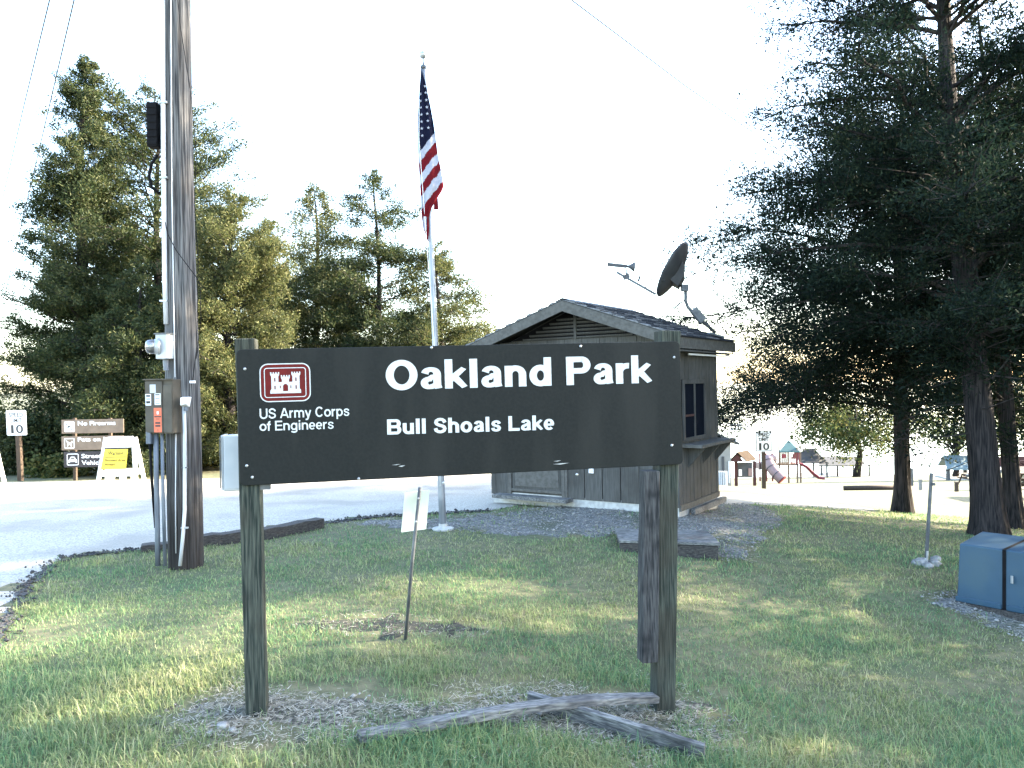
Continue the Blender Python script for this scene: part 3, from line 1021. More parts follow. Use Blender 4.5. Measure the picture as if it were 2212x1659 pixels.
WIDE = [(0.0, 1.9), (0.12, 3.0), (0.25, 3.4), (0.45, 2.9), (0.65, 2.2), (0.85, 1.2), (1.0, 0.15)]
# the dark cedars beside the booth
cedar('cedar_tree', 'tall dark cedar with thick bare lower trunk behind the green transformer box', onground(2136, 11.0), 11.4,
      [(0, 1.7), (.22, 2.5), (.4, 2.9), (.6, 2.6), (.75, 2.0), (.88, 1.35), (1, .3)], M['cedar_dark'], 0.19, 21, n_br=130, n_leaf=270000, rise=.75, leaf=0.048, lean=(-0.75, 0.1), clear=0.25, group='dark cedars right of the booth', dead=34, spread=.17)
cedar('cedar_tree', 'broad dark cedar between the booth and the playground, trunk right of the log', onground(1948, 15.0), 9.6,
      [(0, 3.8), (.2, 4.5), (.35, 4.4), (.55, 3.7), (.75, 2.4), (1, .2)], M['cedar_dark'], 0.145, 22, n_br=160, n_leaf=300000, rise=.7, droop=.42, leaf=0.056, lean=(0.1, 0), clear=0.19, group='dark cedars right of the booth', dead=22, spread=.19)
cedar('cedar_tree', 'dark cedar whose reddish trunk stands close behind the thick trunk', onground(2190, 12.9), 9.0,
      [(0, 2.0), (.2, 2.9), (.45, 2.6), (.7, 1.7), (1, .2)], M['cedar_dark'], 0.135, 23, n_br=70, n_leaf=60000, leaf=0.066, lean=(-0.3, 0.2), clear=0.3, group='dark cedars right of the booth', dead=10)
# further cedars of the same row, right of the picture, whose shade lies over the lawn
row = [(13.6, 4.4, 0.95), (12.9, 11.2, 1.0), (17.4, 7.6, 1.25), (17.0, 1.4, 1.0), (21.0, 4.6, 1.2), (21.2, 12.6, 1.2), (14.4, 7.4, 1.25)]
where = ['off the near end of the row', 'nearest the transformer box', 'second behind the transformer box', 'far side of the transformer box', 'third from the near end', 'deep in the row', 'nearest the camera', 'at the back of the row', 'behind the nearest one', 'at the very back beside the lawn']
proto = None
for i, (x, y, k) in enumerate(row):
    lab = 'dark cedar in the row along the lawn, ' + where[i]
    if proto is None:
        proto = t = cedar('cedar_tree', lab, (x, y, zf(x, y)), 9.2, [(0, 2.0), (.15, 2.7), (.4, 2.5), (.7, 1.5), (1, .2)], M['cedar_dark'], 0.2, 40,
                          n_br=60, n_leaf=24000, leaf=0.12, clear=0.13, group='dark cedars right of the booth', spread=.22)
    else:
        t = copy_tree(proto, (x, y, zf(x, y)))
        t['label'] = lab
    t.rotation_euler.z = i * 2.1
    t.scale = (k, k, k)

# cedars across the road
ACR = 'cedars across the road'
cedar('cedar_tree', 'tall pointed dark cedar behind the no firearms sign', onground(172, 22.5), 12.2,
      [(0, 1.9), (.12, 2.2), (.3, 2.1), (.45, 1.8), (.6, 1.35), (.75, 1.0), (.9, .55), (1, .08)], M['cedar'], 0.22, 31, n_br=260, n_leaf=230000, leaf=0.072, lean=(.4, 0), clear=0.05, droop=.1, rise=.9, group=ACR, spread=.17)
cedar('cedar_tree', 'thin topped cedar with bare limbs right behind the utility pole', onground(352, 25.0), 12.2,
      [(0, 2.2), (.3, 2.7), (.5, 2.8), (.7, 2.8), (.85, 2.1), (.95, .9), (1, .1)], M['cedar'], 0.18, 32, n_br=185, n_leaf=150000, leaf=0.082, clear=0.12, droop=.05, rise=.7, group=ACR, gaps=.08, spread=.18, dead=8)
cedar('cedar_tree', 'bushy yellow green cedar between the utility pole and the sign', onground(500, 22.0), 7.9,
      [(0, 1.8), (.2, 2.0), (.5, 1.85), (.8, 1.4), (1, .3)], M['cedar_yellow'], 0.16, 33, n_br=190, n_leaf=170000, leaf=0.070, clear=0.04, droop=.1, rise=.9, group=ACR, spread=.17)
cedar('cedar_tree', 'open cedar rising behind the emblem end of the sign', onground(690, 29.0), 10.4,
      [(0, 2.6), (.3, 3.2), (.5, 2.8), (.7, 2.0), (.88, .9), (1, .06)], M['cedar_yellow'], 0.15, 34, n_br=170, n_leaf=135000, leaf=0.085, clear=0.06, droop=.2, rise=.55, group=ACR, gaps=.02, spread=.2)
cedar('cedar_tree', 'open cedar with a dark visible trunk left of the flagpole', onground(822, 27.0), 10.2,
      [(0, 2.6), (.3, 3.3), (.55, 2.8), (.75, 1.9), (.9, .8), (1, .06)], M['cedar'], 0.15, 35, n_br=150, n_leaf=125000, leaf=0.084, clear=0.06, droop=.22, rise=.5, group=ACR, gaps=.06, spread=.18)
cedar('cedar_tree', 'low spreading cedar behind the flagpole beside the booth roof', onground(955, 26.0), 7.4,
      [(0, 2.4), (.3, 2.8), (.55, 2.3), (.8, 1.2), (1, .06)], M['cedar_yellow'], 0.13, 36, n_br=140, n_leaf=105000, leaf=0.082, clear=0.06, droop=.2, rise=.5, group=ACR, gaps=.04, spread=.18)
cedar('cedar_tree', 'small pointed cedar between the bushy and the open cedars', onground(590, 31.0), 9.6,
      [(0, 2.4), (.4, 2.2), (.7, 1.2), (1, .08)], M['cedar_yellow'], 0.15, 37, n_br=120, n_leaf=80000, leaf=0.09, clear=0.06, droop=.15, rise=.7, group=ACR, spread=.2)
cedar('cedar_tree', 'low dark cedar filling the gap behind the meter pole', onground(310, 21.0), 5.8,
      [(0, 1.7), (.3, 1.8), (.6, 1.3), (1, .2)], M['cedar'], 0.14, 38, n_br=110, n_leaf=90000, leaf=0.072, clear=0.03, droop=.15, group=ACR, spread=.18)


def bush(name, label, base, size, mat, seed, n=14000, leaf=0.09, cat='bush', group=None):
    rng = np.random.default_rng(seed)
    b = np.array(base, float)
    th = thing(name, label, cat, Vector(b), group)
    st = MB()
    cents = []
    for i in range(34):
        a, e = rng.uniform(0, 6.28), rng.uniform(0.25, 1.45)
        L = rng.uniform(0.6, 1.0)
        t = b + np.array([math.cos(a) * math.cos(e) * size[0], math.sin(a) * math.cos(e) * size[1], math.sin(e) * size[2]]) * L
        mid = (b + t) / 2 + rng.normal(0, .08, 3) + np.array([0, 0, .1 * size[2]])
        st.tube([b, mid, t], [0.02, 0.012, 0.004], n=4, cap=False)
        for k in range(6):
            u = rng.uniform(0.35, 1.05)
            cents.append(b * (1 - u) + t * u + rng.normal(0, .13, 3) * np.array(size) / max(size))
    st.build('stems', M['twig'], th)['kind'] = 'stuff'
    cents = np.array(cents)
    ci = rng.integers(0, len(cents), n)
    pos = cents[ci] + rng.normal(0, .16 * max(size) / 1.6, (n, 3))
    pos[:, 2] = np.maximum(pos[:, 2], b[2] + 0.02)
    dr = rng.normal(0, 1, (n, 3))
    dr /= np.linalg.norm(dr, axis=1)[:, None]
    sd = np.cross(dr, rng.normal(0, 1, (n, 3)))
    sd /= np.linalg.norm(sd, axis=1)[:, None]
    l = leaf * rng.uniform(.6, 1.4, n)[:, None]
    v = np.stack([pos - dr * l * .5, pos + sd * l * .32, pos + dr * l * .5, pos - sd * l * .32], 1).reshape(-1, 3)
    np_mesh('foliage', v, np.arange(n * 4).reshape(-1, 4), mat, th)['kind'] = 'stuff'
    return th


bushes = [(-30, 22.5, (1.3, 1.0, 2.6), 'broadleaf', 'pale leafy shrub at the edge behind the speed limit sign', 9000),
          (75, 21.6, (1.2, 0.9, 1.9), 'cedar', 'dark shrub right behind the speed limit sign on the road side', 11000),
          (250, 22.0, (1.1, 0.9, 1.8), 'broadleaf', 'leafy shrub behind the white warning barricade', 9000),
          (130, 20.2, (0.9, 0.6, 0.55), 'broadleaf', 'low leafy shrub under the no firearms sign', 6000),
          (405, 23.5, (1.3, 0.9, 2.2), 'broadleaf', 'sunlit leafy shrub right of the utility pole', 9000),
          (470, 24.5, (1.2, 0.9, 1.9), 'cedar', 'dark shrub behind the grey box on the sign post', 9000),
          (640, 26.0, (1.7, 1.0, 2.2), 'broadleaf', 'leafy shrub behind the lower edge of the sign', 8000),
          (840, 29.0, (2.0, 1.0, 2.0), 'cedar', 'shrub behind the middle of the sign under the open cedars', 8000)]
for i, (dx, d, s, mk, lab, n) in enumerate(bushes):
    bush('shrub', lab, onground(dx, d), s, M[mk], 60 + i, n=n, group='shrubs across the road')


def broadleaf(name, label, base, h, r, seed, n=9000, leaf=0.3, group=None, mat='broadleaf', low=.18):
    rng = np.random.default_rng(seed)
    b = np.array(base, float)
    th = thing(name, label, 'tree', Vector(b), group)
    MB().tube([b - np.array([0, 0, .2]), b + np.array([.05 * h, 0, h * .25]), b + np.array([.02 * h, 0, h * .5]), b + np.array([0, 0, h * .8])], [.045 * h, .03 * h, .022 * h, .006 * h], n=10).build('trunk', M['bark'], th, smooth=True)
    lm = MB()
    cents = []
    for i in range(34):
        a = rng.uniform(0, 6.28)
        z0 = rng.uniform(.28, .7) * h
        e = rng.uniform(.1, 1.1)
        t = np.array([math.cos(a) * r * math.cos(e) * rng.uniform(.6, 1), math.sin(a) * r * math.cos(e) * rng.uniform(.6, 1), h * rng.uniform(low + .1, .62) + math.sin(e) * h * .40 * rng.uniform(.5, 1)])
        lm.tube([b + np.array([0, 0, z0]), b + t * .55 + np.array([0, 0, .35 * z0]), b + t], [.013 * h, .008 * h, .002 * h], n=4, cap=False)
        for k in range(5):
            cents.append(b + t * np.array([1, 1, 1]) + rng.normal(0, .17 * r, 3))
    lm.build('branches', M['twig'], th)['kind'] = 'stuff'
    cents = np.array(cents)
    ci = rng.integers(0, len(cents), n)
    pos = cents[ci] + rng.normal(0, .12 * r, (n, 3))
    dr = rng.normal(0, 1, (n, 3))
    dr /= np.linalg.norm(dr, axis=1)[:, None]
    sd = np.cross(dr, rng.normal(0, 1, (n, 3)))
    sd /= np.linalg.norm(sd, axis=1)[:, None]
    l = leaf * rng.uniform(.6, 1.4, n)[:, None]
    v = np.stack([pos - dr * l * .5, pos + sd * l * .3, pos + dr * l * .5, pos - sd * l * .3], 1).reshape(-1, 3)
    np_mesh('crown', v, np.arange(n * 4).reshape(-1, 4), M[mat], th)['kind'] = 'stuff'
    return th


broadleaf('park_tree', 'round leafy tree standing right of the white gabled pavilion', onground(1850, 118.0), 13.5, 7.5, 81, n=15000, leaf=.40, group='leafy trees down in the park')
broadleaf('park_tree', 'small spreading tree beside the pale blue roofed shelter', onground(2062, 62.0), 6.2, 3.2, 82, n=7000, leaf=.20, group='leafy trees down in the park')
broadleaf('park_tree', 'leafy tree behind the third cedar trunk by the trailer', onground(2240, 60.0), 8.0, 4.0, 84, n=6000, leaf=.26, group='leafy trees down in the park')

# ------------------------------------------------------------------ the park sign
TL, BL = P(510, 755, 4.29), P(518, 1050, 4.29)
TR, BR = P(1472, 737, 4.76), P(1472, 1003, 4.76)
SU = ((TR - TL) + (BR - BL)).normalized()
SN = SU.cross((TL - BL)).normalized() * -1
if SN.y > 0:
    SN = -SN
SV = SN.cross(SU).normalized()
if SV.z < 0:
    SV = -SV
SO = (TL + TR + BL + BR) / 4
SWID = ((TR - TL).length + (BR - BL).length) / 2
SHGT = ((TL - BL).length + (TR - BR).length) / 2


def on_panel(dx, dy):
    u, v = ray(dx, dy)
    d = Vector((u, 1.0, v))
    t = (SO - EYE).dot(SN) / d.dot(SN)
    p = EYE + d * t - SO
    return p.dot(SU), p.dot(SV)


sign_base = Vector((SO.x, SO.y, zf(SO.x, SO.y)))
sign = thing('park_sign', 'big dark brown park entrance sign on two timber posts', 'sign', sign_base)


def rrect(x0, y0, x1, y1, r, n=6):
    out = []
    for cx, cy, a in ((x1 - r, y1 - r, 0), (x0 + r, y1 - r, 90), (x0 + r, y0 + r, 180), (x1 - r, y0 + r, 270)):
        for k in range(n + 1):
            t = math.radians(a + 90 * k / n)
            out.append((cx + r * math.cos(t), cy + r * math.sin(t)))
    return out


hw, hh = SWID / 2, SHGT / 2
PT = 0.022
panel = MB().prism(rrect(-hw, -hh, hw, hh, 0.03), SO - SN * PT, SU, SV, SN * PT).build('panel', M['signbrown'], sign, bev=0.003)


def post_between(top, bot, w, t, mat, name, parent, back=0.0):
    """a squared timber: front face centred on the line bot-top, slightly worn"""
    top, bot = Vector(top), Vector(bot)
    ax = (top - bot).normalized()
    s = (SU - ax * SU.dot(ax)).normalized()
    n = ax.cross(s).normalized()
    if n.y > 0:
        n = -n
    mb = MB()
    rings = 9
    rr = random.Random(name + str(round(top.x, 2)))
    vs = []
    for i in range(rings):
        f = i / (rings - 1)
        c = bot.lerp(top, f)
        for sx, sy in ((-1, 0), (1, 0), (1, -1), (-1, -1)):
            vs.append(c + s * (sx * w / 2 + rr.gauss(0, .0015)) + n * (sy * t - back + rr.gauss(0, .0015)))
    fs = [(i * 4 + k, i * 4 + (k + 1) % 4, (i + 1) * 4 + (k + 1) % 4, (i + 1) * 4 + k) for i in range(rings - 1) for k in range(4)]
    fs += [(3, 2, 1, 0), tuple((rings - 1) * 4 + k for k in range(4))]
    mb.add(vs, fs)
    return mb.build(name, mat, parent, bev=0.006)


bk = PT + 0.003
# left post: stands behind the panel's end
lt, lb = P(529, 731, 4.315), P(554, 1545, 4.315)
lb.z = zf(lb.x, lb.y) - 0.15
post_between(lt, lb, 0.112, 0.12, M['post'], 'post', sign, 0.0)
rt, rb = P(1450, 714, 4.775), P(1438, 1560, 4.775)
rb.z = zf(rb.x, rb.y) - 0.15
post_between(rt, rb, 0.125, 0.13, M['post'], 'post', sign, 0.0)
at_, ab_ = P(1409, 1018, 4.74), P(1405, 1433, 4.74)
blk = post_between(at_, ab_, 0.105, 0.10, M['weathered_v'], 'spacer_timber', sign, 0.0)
blk['label'] = 'short grey timber bolted beside the right post, clear of the ground'
for top, w, tt in ((lt, .112, .12), (rt, .125, .13)):
    pass
# brackets behind the panel
MB().hexa(SO - SN * (PT + .03) + SU * (-hw + .10) - SV * (hh + .03), SU * .06, SV * .06, SN * .028).build('bracket', M['greysteel'], sign)
# bolts
for dx, dy in ((529, 797), (533, 1006), (545, 1031), (775, 1034), (1456, 772), (1451, 962), (1246, 1025), (932, 751), (1254, 748), (958, 1043)):
    a, b = on_panel(dx, dy)
    MB().lathe(SO + SU * a + SV * b - SN * .001, SN, [(0, .0085), (.004, .0085), (.007, .005), (.008, .001)], 10).build('bolt', M['steel'], sign, smooth=True)
# scratches in the paint
for dx, dy, l, w in ((1212, 1002, .10, .003), (1204, 996, .05, .002), (868, 1007, .04, .004), (856, 1004, .05, .002)):
    a, b = on_panel(dx, dy)
    MB().prism([(a - l / 2, b), (a, b - w), (a + l / 2, b + .004), (a, b + w)], SO + SN * .0006, SU, SV, SN * .0004).build('scratch', M['steel'], sign)
# emblem
ea = on_panel(560, 786)
eb = on_panel(672, 866)
ex0, ey1, ex1, ey0 = ea[0], ea[1], eb[0], eb[1]
ew, eh = ex1 - ex0, ey1 - ey0
emb = MB().prism(rrect(ex0, ey0, ex1, ey1, .045), SO, SU, SV, SN * .0015).build('emblem', M['white'], sign)
k = .006
MB().prism(rrect(ex0 + k, ey0 + k, ex1 - k, ey1 - k, .040), SO, SU, SV, SN * .0022).build('emblem_field', M['red'], emb)
k = .024
MB().prism(rrect(ex0 + k, ey0 + k, ex1 - k, ey1 - k, .016), SO, SU, SV, SN * .0028).build('emblem_ring', M['white'], emb)
k = .0285
MB().prism(rrect(ex0 + k, ey0 + k, ex1 - k, ey1 - k, .012), SO, SU, SV, SN * .0034).build('emblem_field', M['red'], emb)


def castle():
    # outline measured in a 0..100 x 0..70 field
    def tower(x0, x1, top, flare, base):
        w = x1 - x0
        t = w / 7
        a = [(x0 - flare, top - 8)]
        for i in range(4):
            l = x0 - flare + (w + 2 * flare) * (i * 2) / 7
            r = x0 - flare + (w + 2 * flare) * (i * 2 + 1) / 7
            a += [(l, top), (r, top)]
            if i < 3:
                a += [(r, top - 5), (x0 - flare + (w + 2 * flare) * (i * 2 + 2) / 7, top - 5)]
        a += [(x1 + flare, top - 8), (x1, top - 14)]
        return a
    pts = [(2, 0), (2, 10), (6, 16), (6, 54)] + tower(6, 28, 68, 3, 0) + [(28, 36), (39, 36), (39, 46)] + tower(39, 61, 58, 3, 0) + [(61, 46), (61, 36), (72, 36), (72, 54)] + tower(72, 94, 68, 3, 0) + [(94, 16), (98, 10), (98, 0)]
    pts = [(2, 0), (2, 9), (6, 15), (6, 54)] + tower(6, 28, 68, 3, 0)[0:] + [(28, 36), (39, 36), (39, 44)] + tower(39, 61, 58, 3, 0) + [(61, 36), (72, 36), (72, 54)] + tower(72, 94, 68, 3, 0) + [(94, 15), (98, 9), (98, 0)]
    x0, x1 = ex0 + ew * .19, ex1 - ew * .18
    y0 = ey0 + eh * .22
    sx = (x1 - x0) / 100
    sy = eh * .57 / 70
    tr = lambda p: (x0 + p[0] * sx, y0 + p[1] * sy)
    MB().prism([tr(p) for p in pts], SO, SU, SV, SN * .0042).build('castle', M['white'], emb)
    for (a, b, c, d) in ((15, 38, 19, 50), (81, 38, 85, 50), (15, 13, 19, 25), (81, 13, 85, 25), (32, 16, 35, 25), (65, 16, 68, 25)):
        MB().prism([tr(q) for q in ((a, b), (c, b), (c, d), (a, d))], SO, SU, SV, SN * .0048).build('castle_window', M['red'], emb)
    arch = [(42, 7), (58, 7), (58, 20)] + [(50 + 8 * math.cos(math.radians(t)), 21 + 9 * math.sin(math.radians(t))) for t in range(15, 180, 15)] + [(42, 20)]
    MB().prism([tr(q) for q in arch], SO, SU, SV, SN * .0048).build('castle_gate', M['red'], emb)


castle()


def sign_line(body, l, r, cap_top_l, wv, wh):
    a0, b0 = on_panel(*l)
    a1, b1 = on_panel(*r)
    cap = on_panel(l[0], cap_top_l)[1] - b0
    n = math.hypot(a1 - a0, b1 - b0)
    U = (SU * (a1 - a0) + SV * (b1 - b0)) / n
    Vv = SN.cross(U)
    if Vv.z < 0:
        Vv = -Vv
    stroke_text(body, 'letter', M['white'], panel, SO + SU * a0 + SV * b0, U, Vv, SN, 0, n, 0, cap, wv, wh)


sign_line('Oakland Park', (834, 843), (1407, 827), 779, .255, .195)
sign_line('Bull Shoals Lake', (836, 939), (1197, 928), 906, .25, .19)
sign_line('US Army Corps', (561, 905), (755, 898), 883, .18, .15)
sign_line('of Engineers', (561, 931), (721, 926), 910, .18, .15)

# grey box mounted on the back of the left post
bx = P(475, 941, 4.62)
gb = thing('equipment_box', 'small grey metal box fixed behind the left post of the park sign', 'box', bx - Vector((0, 0, .36)))
hU, hN = SU, -SN
o = P(484, 1062, 4.50)
MB().hexa(o, hU * .22, hN * .16, V3(0, 0, .325)).build('body', M['boxgrey'], gb, bev=.006)
MB().hexa(o - hU * .016 + hN * .012 + V3(0, 0, .004), hU * .014, hN * .15, V3(0, 0, .325)).build('lid', M['boxgrey'], gb, bev=.004)
MB().hexa(o - hU * .022 + hN * .0 + V3(0, 0, .02), hU * .005, hN * .012, V3(0, 0, .30)).build('hinge', M['greysteel'], gb)
MB().hexa(o + hU * .0 - hN * .003 + V3(0, 0, .005), hU * .10, hN * .003, V3(0, 0, .014)).build('rim', M['steel'], gb)


# fallen boards
def plank(name, label, pts, w, t, mat, up=V3(0, 0, 1), twist=0.0, group=None):
    mb = MB()
    pts = [Vector(p) for p in pts]
    vs = []
    rr = random.Random(label)
    for i, p in enumerate(pts):
        d = (pts[min(i + 1, len(pts) - 1)] - pts[max(i - 1, 0)]).normalized()
        s = d.cross(up).normalized()
        n = s.cross(d).normalized()
        c, sn = math.cos(twist), math.sin(twist)
        s, n = s * c + n * sn, n * c - s * sn
        for a, b in ((-1, -1), (1, -1), (1, 1), (-1, 1)):
            vs.append(p + s * (a * w / 2 + rr.gauss(0, .002)) + n * (b * t / 2 + rr.gauss(0, .002)))
    n = len(pts)
    fs = [(i * 4 + k, i * 4 + (k + 1) % 4, (i + 1) * 4 + (k + 1) % 4, (i + 1) * 4 + k) for i in range(n - 1) for k in range(4)]
    fs += [(3, 2, 1, 0), tuple((n - 1) * 4 + k for k in range(4))]
    o = mb.add(vs, fs).build(name, mat, None, bev=.004, loc=(pts[0] + pts[-1]) / 2)
    # turn the mesh so that its own x runs along the board (the grain follows it)
    ex = (pts[-1] - pts[0]).normalized()
    ey = up.cross(ex).normalized()
    R4 = Matrix((ex, ey, ex.cross(ey))).transposed().to_4x4()
    o.data.transform(R4.inverted())
    o.matrix_world = Matrix.Translation((pts[0] + pts[-1]) / 2) @ R4
    return tag(o, label, 'board', group)


q0, q1 = P(775, 1592, 4.03), P(1416, 1506, 4.76)
pts = []
for i in range(9):
    f = i / 8
    p = q0.lerp(q1, f)
    p.z += .05 * math.sin(math.pi * f) * (0.6 + .4 * f)
    pts.append(p)
pts[0].z = max(pts[0].z, zf(pts[0].x, pts[0].y) + .012)
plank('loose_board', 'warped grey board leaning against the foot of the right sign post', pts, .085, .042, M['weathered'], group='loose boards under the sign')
b0, b1 = P(1142, 1521, 4.66), P(1522, 1600, 4.19)
for b in (b0, b1):
    b.z = zf(b.x, b.y) + .052
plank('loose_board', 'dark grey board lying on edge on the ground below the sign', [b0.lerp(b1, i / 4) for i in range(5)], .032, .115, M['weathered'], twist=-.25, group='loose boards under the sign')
# stones at the foot of the left post
for i, (dx, dy, s) in enumerate(((482, 1578, .035), (503, 1584, .022), (455, 1588, .018))):
    g = G(dx, dy)
    rr = random.Random(90 + i)
    bm = bmesh.new()
    bmesh.ops.create_icosphere(bm, subdivisions=2, radius=s)
    for v in bm.verts:
        v.co *= rr.uniform(.8, 1.15)
        v.co.z *= .6
    me = bpy.data.meshes.new('stone')
    bm.to_mesh(me)
    bm.free()
    tag(finish('stone', me, M['rock'], loc=g + V3(0, 0, s * .3 + .012)), ('largest', 'middle', 'smallest')[i] + ' pale stone on the ground by the left sign post', 'stone', 'stones by the left sign post')

# ------------------------------------------------------------------ small sign seen from behind
g = G(873, 1382)
ss = thing('small_sign', 'small white sign seen from behind on a thin leaning steel post', 'sign', g)
top = P(907, 1053, g.y - .08)
MB().tube([g - V3(0, 0, .1), g.lerp(top, .5), top], .0125, 8).build('post', M['greysteel'], ss, smooth=True)
d = g.y - .04
c0, c1, c2, c3 = P(868, 1152, d), P(922, 1145, d + .07), P(929, 1060, d + .03), P(876, 1067, d - .05)
nn = (c1 - c0).cross(c3 - c0).normalized()
if nn.y < 0:
    nn = -nn
off = nn * .018
MB().add([c0 + off, c1 + off, c2 + off, c3 + off, c0 + off + nn * .004, c1 + off + nn * .004, c2 + off + nn * .004, c3 + off + nn * .004],
         [(0, 1, 2, 3), (7, 6, 5, 4), (0, 4, 5, 1), (1, 5, 6, 2), (2, 6, 7, 3), (3, 7, 4, 0)]).build('sign_plate', M['signback'], ss)
for f in (.78, .93):
    p = g.lerp(top, f)
    MB().lathe(p - V3(0, .0, 0), (0, -1, 0), [(0, .008), (.016, .008), (.020, .003)], 8).build('bolt', M['steel'], ss)

# ------------------------------------------------------------------ utility pole
g = G(402, 1224)
g.z = zf(g.x, g.y)
PD = g.y
up = thing('utility_pole', 'weathered wooden utility pole with conduits at the left of the lawn', 'utility pole', g)
ptop = P(374, -330, PD)
pbase = g - V3(0, 0, .2)
n_r, n_s = 40, 40
tv, tf = [], []
for i in range(n_r):
    f = i / (n_r - 1)
    c = pbase.lerp(ptop, f)
    r = .172 - .042 * f + .006 * math.sin(f * 9)
    for k in range(n_s):
        a = 2 * math.pi * k / n_s
        e = .004 * math.sin(a * 7 + 3 * f) + .003 * math.sin(a * 13 + f * 6) + .0025 * math.sin(a * 19 - f * 4)
        tv.append((c.x + (r + e) * math.cos(a), c.y + (r + e) * math.sin(a), c.z))
for i in range(n_r - 1):
    for k in range(n_s):
        k2 = (k + 1) % n_s
        tf.append((i * n_s + k, i * n_s + k2, (i + 1) * n_s + k2, (i + 1) * n_s + k))
tf.append(tuple((n_r - 1) * n_s + k for k in range(n_s)))
MB().add(tv, tf).build('pole', M['polewood'], up, smooth=True)
NF = PD - .20     # just in front of the pole face


def path(*pts, d=NF):
    return [P(a, b, d if len(r) == 0 else r[0]) for a, b, *r in pts]


MB().tube(path((350, -330), (352, 60), (353, 300), (356, 600), (359, 700), d=NF + .06), .024, 12).build('conduit', M['pvc'], up, smooth=True)
MB().tube(path((372, -330), (369, 0), (371, 400), (376, 700), (378, 815), d=NF + .01), .0055, 6).build('ground_wire', M['pvc'], up)
MB().tube(path((381, -60), (384, 0), (390, 60), (412, 200), (424, 330), (420, 440), (428, 560), (427, 640), (424, 760), (416, 822), d=NF + .04), .004, 6).build('cable', M['black'], up)
MB().tube(path((357, 480), (362, 505), (380, 540), (425, 600), (432, 615), d=NF - .005), .0045, 6).build('cable', M['black'], up)
MB().tube(path((432, 615), (434, 690), (428, 740), (424, 775), d=NF + .1), .0035, 6).build('cable', M['black'], up)
for dy in (222, 384, 650):
    p = P(355, dy, NF + .06)
    MB().box(p, (.075, .06, .018)).build('pipe_strap', M['steel'], up)
MB().tube(path((340, 335), (327, 355), (322, 380), (328, 405), (345, 418), d=NF + .1), .016, 8).build('cable_loop', M['black'], up, smooth=True)
# conduits running to the ground
for nm, pts, r, mk in (('conduit', ((337, 935), (338, 1040), (340, 1130), (341, 1222)), .026, 'pvc2'), ('conduit', ((350, 935), (352, 1060), (357, 1222)), .018, 'pvc2'),
                       ('conduit', ((324, 958), (328, 1040), (336, 1140)), .014, 'black'), ('ground_wire', ((380, 937), (379, 1080), (380, 1195)), .005, 'pvc'),
                       ('conduit', ((397, 868), (399, 930), (399, 1100), (396, 1150), (389, 1222)), .018, 'pvc')):
    MB().tube(path(*pts, d=NF - (.015 if nm == 'conduit' else 0)), r, 10).build(nm, M[mk], up, smooth=True)
MB().box(P(399, 1140, NF - .015), (.07, .03, .015)).build('pipe_strap', M['steel'], up)
MB().box(P(399, 1010, NF - .015), (.05, .03, .012)).build('pipe_strap', M['greysteel'], up)
MB().box(P(416, 825, NF + .03), (.05, .03, .025)).build('cable_clip', M['signwhite'], up)

bk_ = P(333, 272, NF + .12)
an = thing('antenna_box', 'black ribbed box strapped high on the left of the utility pole', 'antenna', bk_ - V3(0, 0, .23))
MB().box(bk_, (.11, .12, .46)).build('housing', M['black'], an, bev=.012)
for i in range(6):
    MB().box(bk_ + V3(0, -.062, -.19 + i * .075), (.10, .012, .03)).build('rib', M['black'], an)
MB().box(bk_ + V3(.07, .03, .12), (.06, .03, .03)).build('bracket', M['greysteel'], an)
MB().box(bk_ + V3(.07, .03, -.12), (.06, .03, .03)).build('bracket', M['greysteel'], an)

mc = P(357, 749, NF - .01)
em = thing('electric_meter', 'electric meter with glass dome on the side of the utility pole', 'electric meter', mc - V3(0, 0, .13))
MB().box(mc, (.13, .13, .25), rz=-.25).build('housing', M['boxgrey'], em, bev=.008)
MB().box(mc + V3(0, 0, .13), (.15, .15, .012), rz=-.25).build('cover', M['greysteel'], em)
ax = V3(-.90, -.42, 0).normalized()
MB().lathe(mc + ax * .05 + V3(0, 0, .0), ax, [(0, .090), (.02, .090), (.022, .076), (.05, .074)], 28).build('collar', M['steel'], em, smooth=True)
M['meterglass'] = pm('meter_glass', (0.32, 0.34, 0.36), (0.05, 0.05, 0.06), scale=9, rough=.08, metal=.5)
MB().lathe(mc + ax * .095, ax, [(0, .072), (.04, .072), (.07, .064), (.085, .045), (.09, .0)], 28).build('glass_dome', M['meterglass'], em, smooth=True)
MB().tube([mc - V3(.0, .0, .12), mc - V3(-.005, 0, .24)], .026, 12).build('pipe', M['pvc2'], em)

o = P(316, 935, NF - .10)
bp_ = thing('breaker_panel', 'brown metal breaker box with labels on the utility pole', 'electrical panel', o)
fw, fh = .205, .52
pu = V3(.985, -.17, 0)
pn = V3(-.17, -.985, 0)
o = P(316, 937, NF - .06)
MB().hexa(o, pu * .30, -pn * .14, V3(0, 0, .545)).build('box', M['boxbrown'], bp_, bev=.004)
dr = MB().hexa(o + pu * .004 + pn * .001 + V3(0, 0, .012), pu * .19, pn * .016, V3(0, 0, .515)).build('door', M['boxbrown'], bp_, bev=.004)
MB().hexa(o + pu * .196 + pn * .001 + V3(0, 0, .012), pu * .10, pn * .010, V3(0, 0, .475)).build('side_cover', M['boxbrown'], bp_, bev=.004)
MB().hexa(o - pu * .01 - V3(0, 0, -.54), pu * .32, pn * .03, V3(0, 0, .012)).build('drip_lid', M['boxbrown'], bp_)
Od = o + pn * .0172


def decal(name, x, z, w, h, mat, parent=dr, e=.0008):
    return MB().hexa(Od + pu * x + V3(0, 0, z), pu * w, V3(0, 0, h), pn * e).build(name, mat, parent)


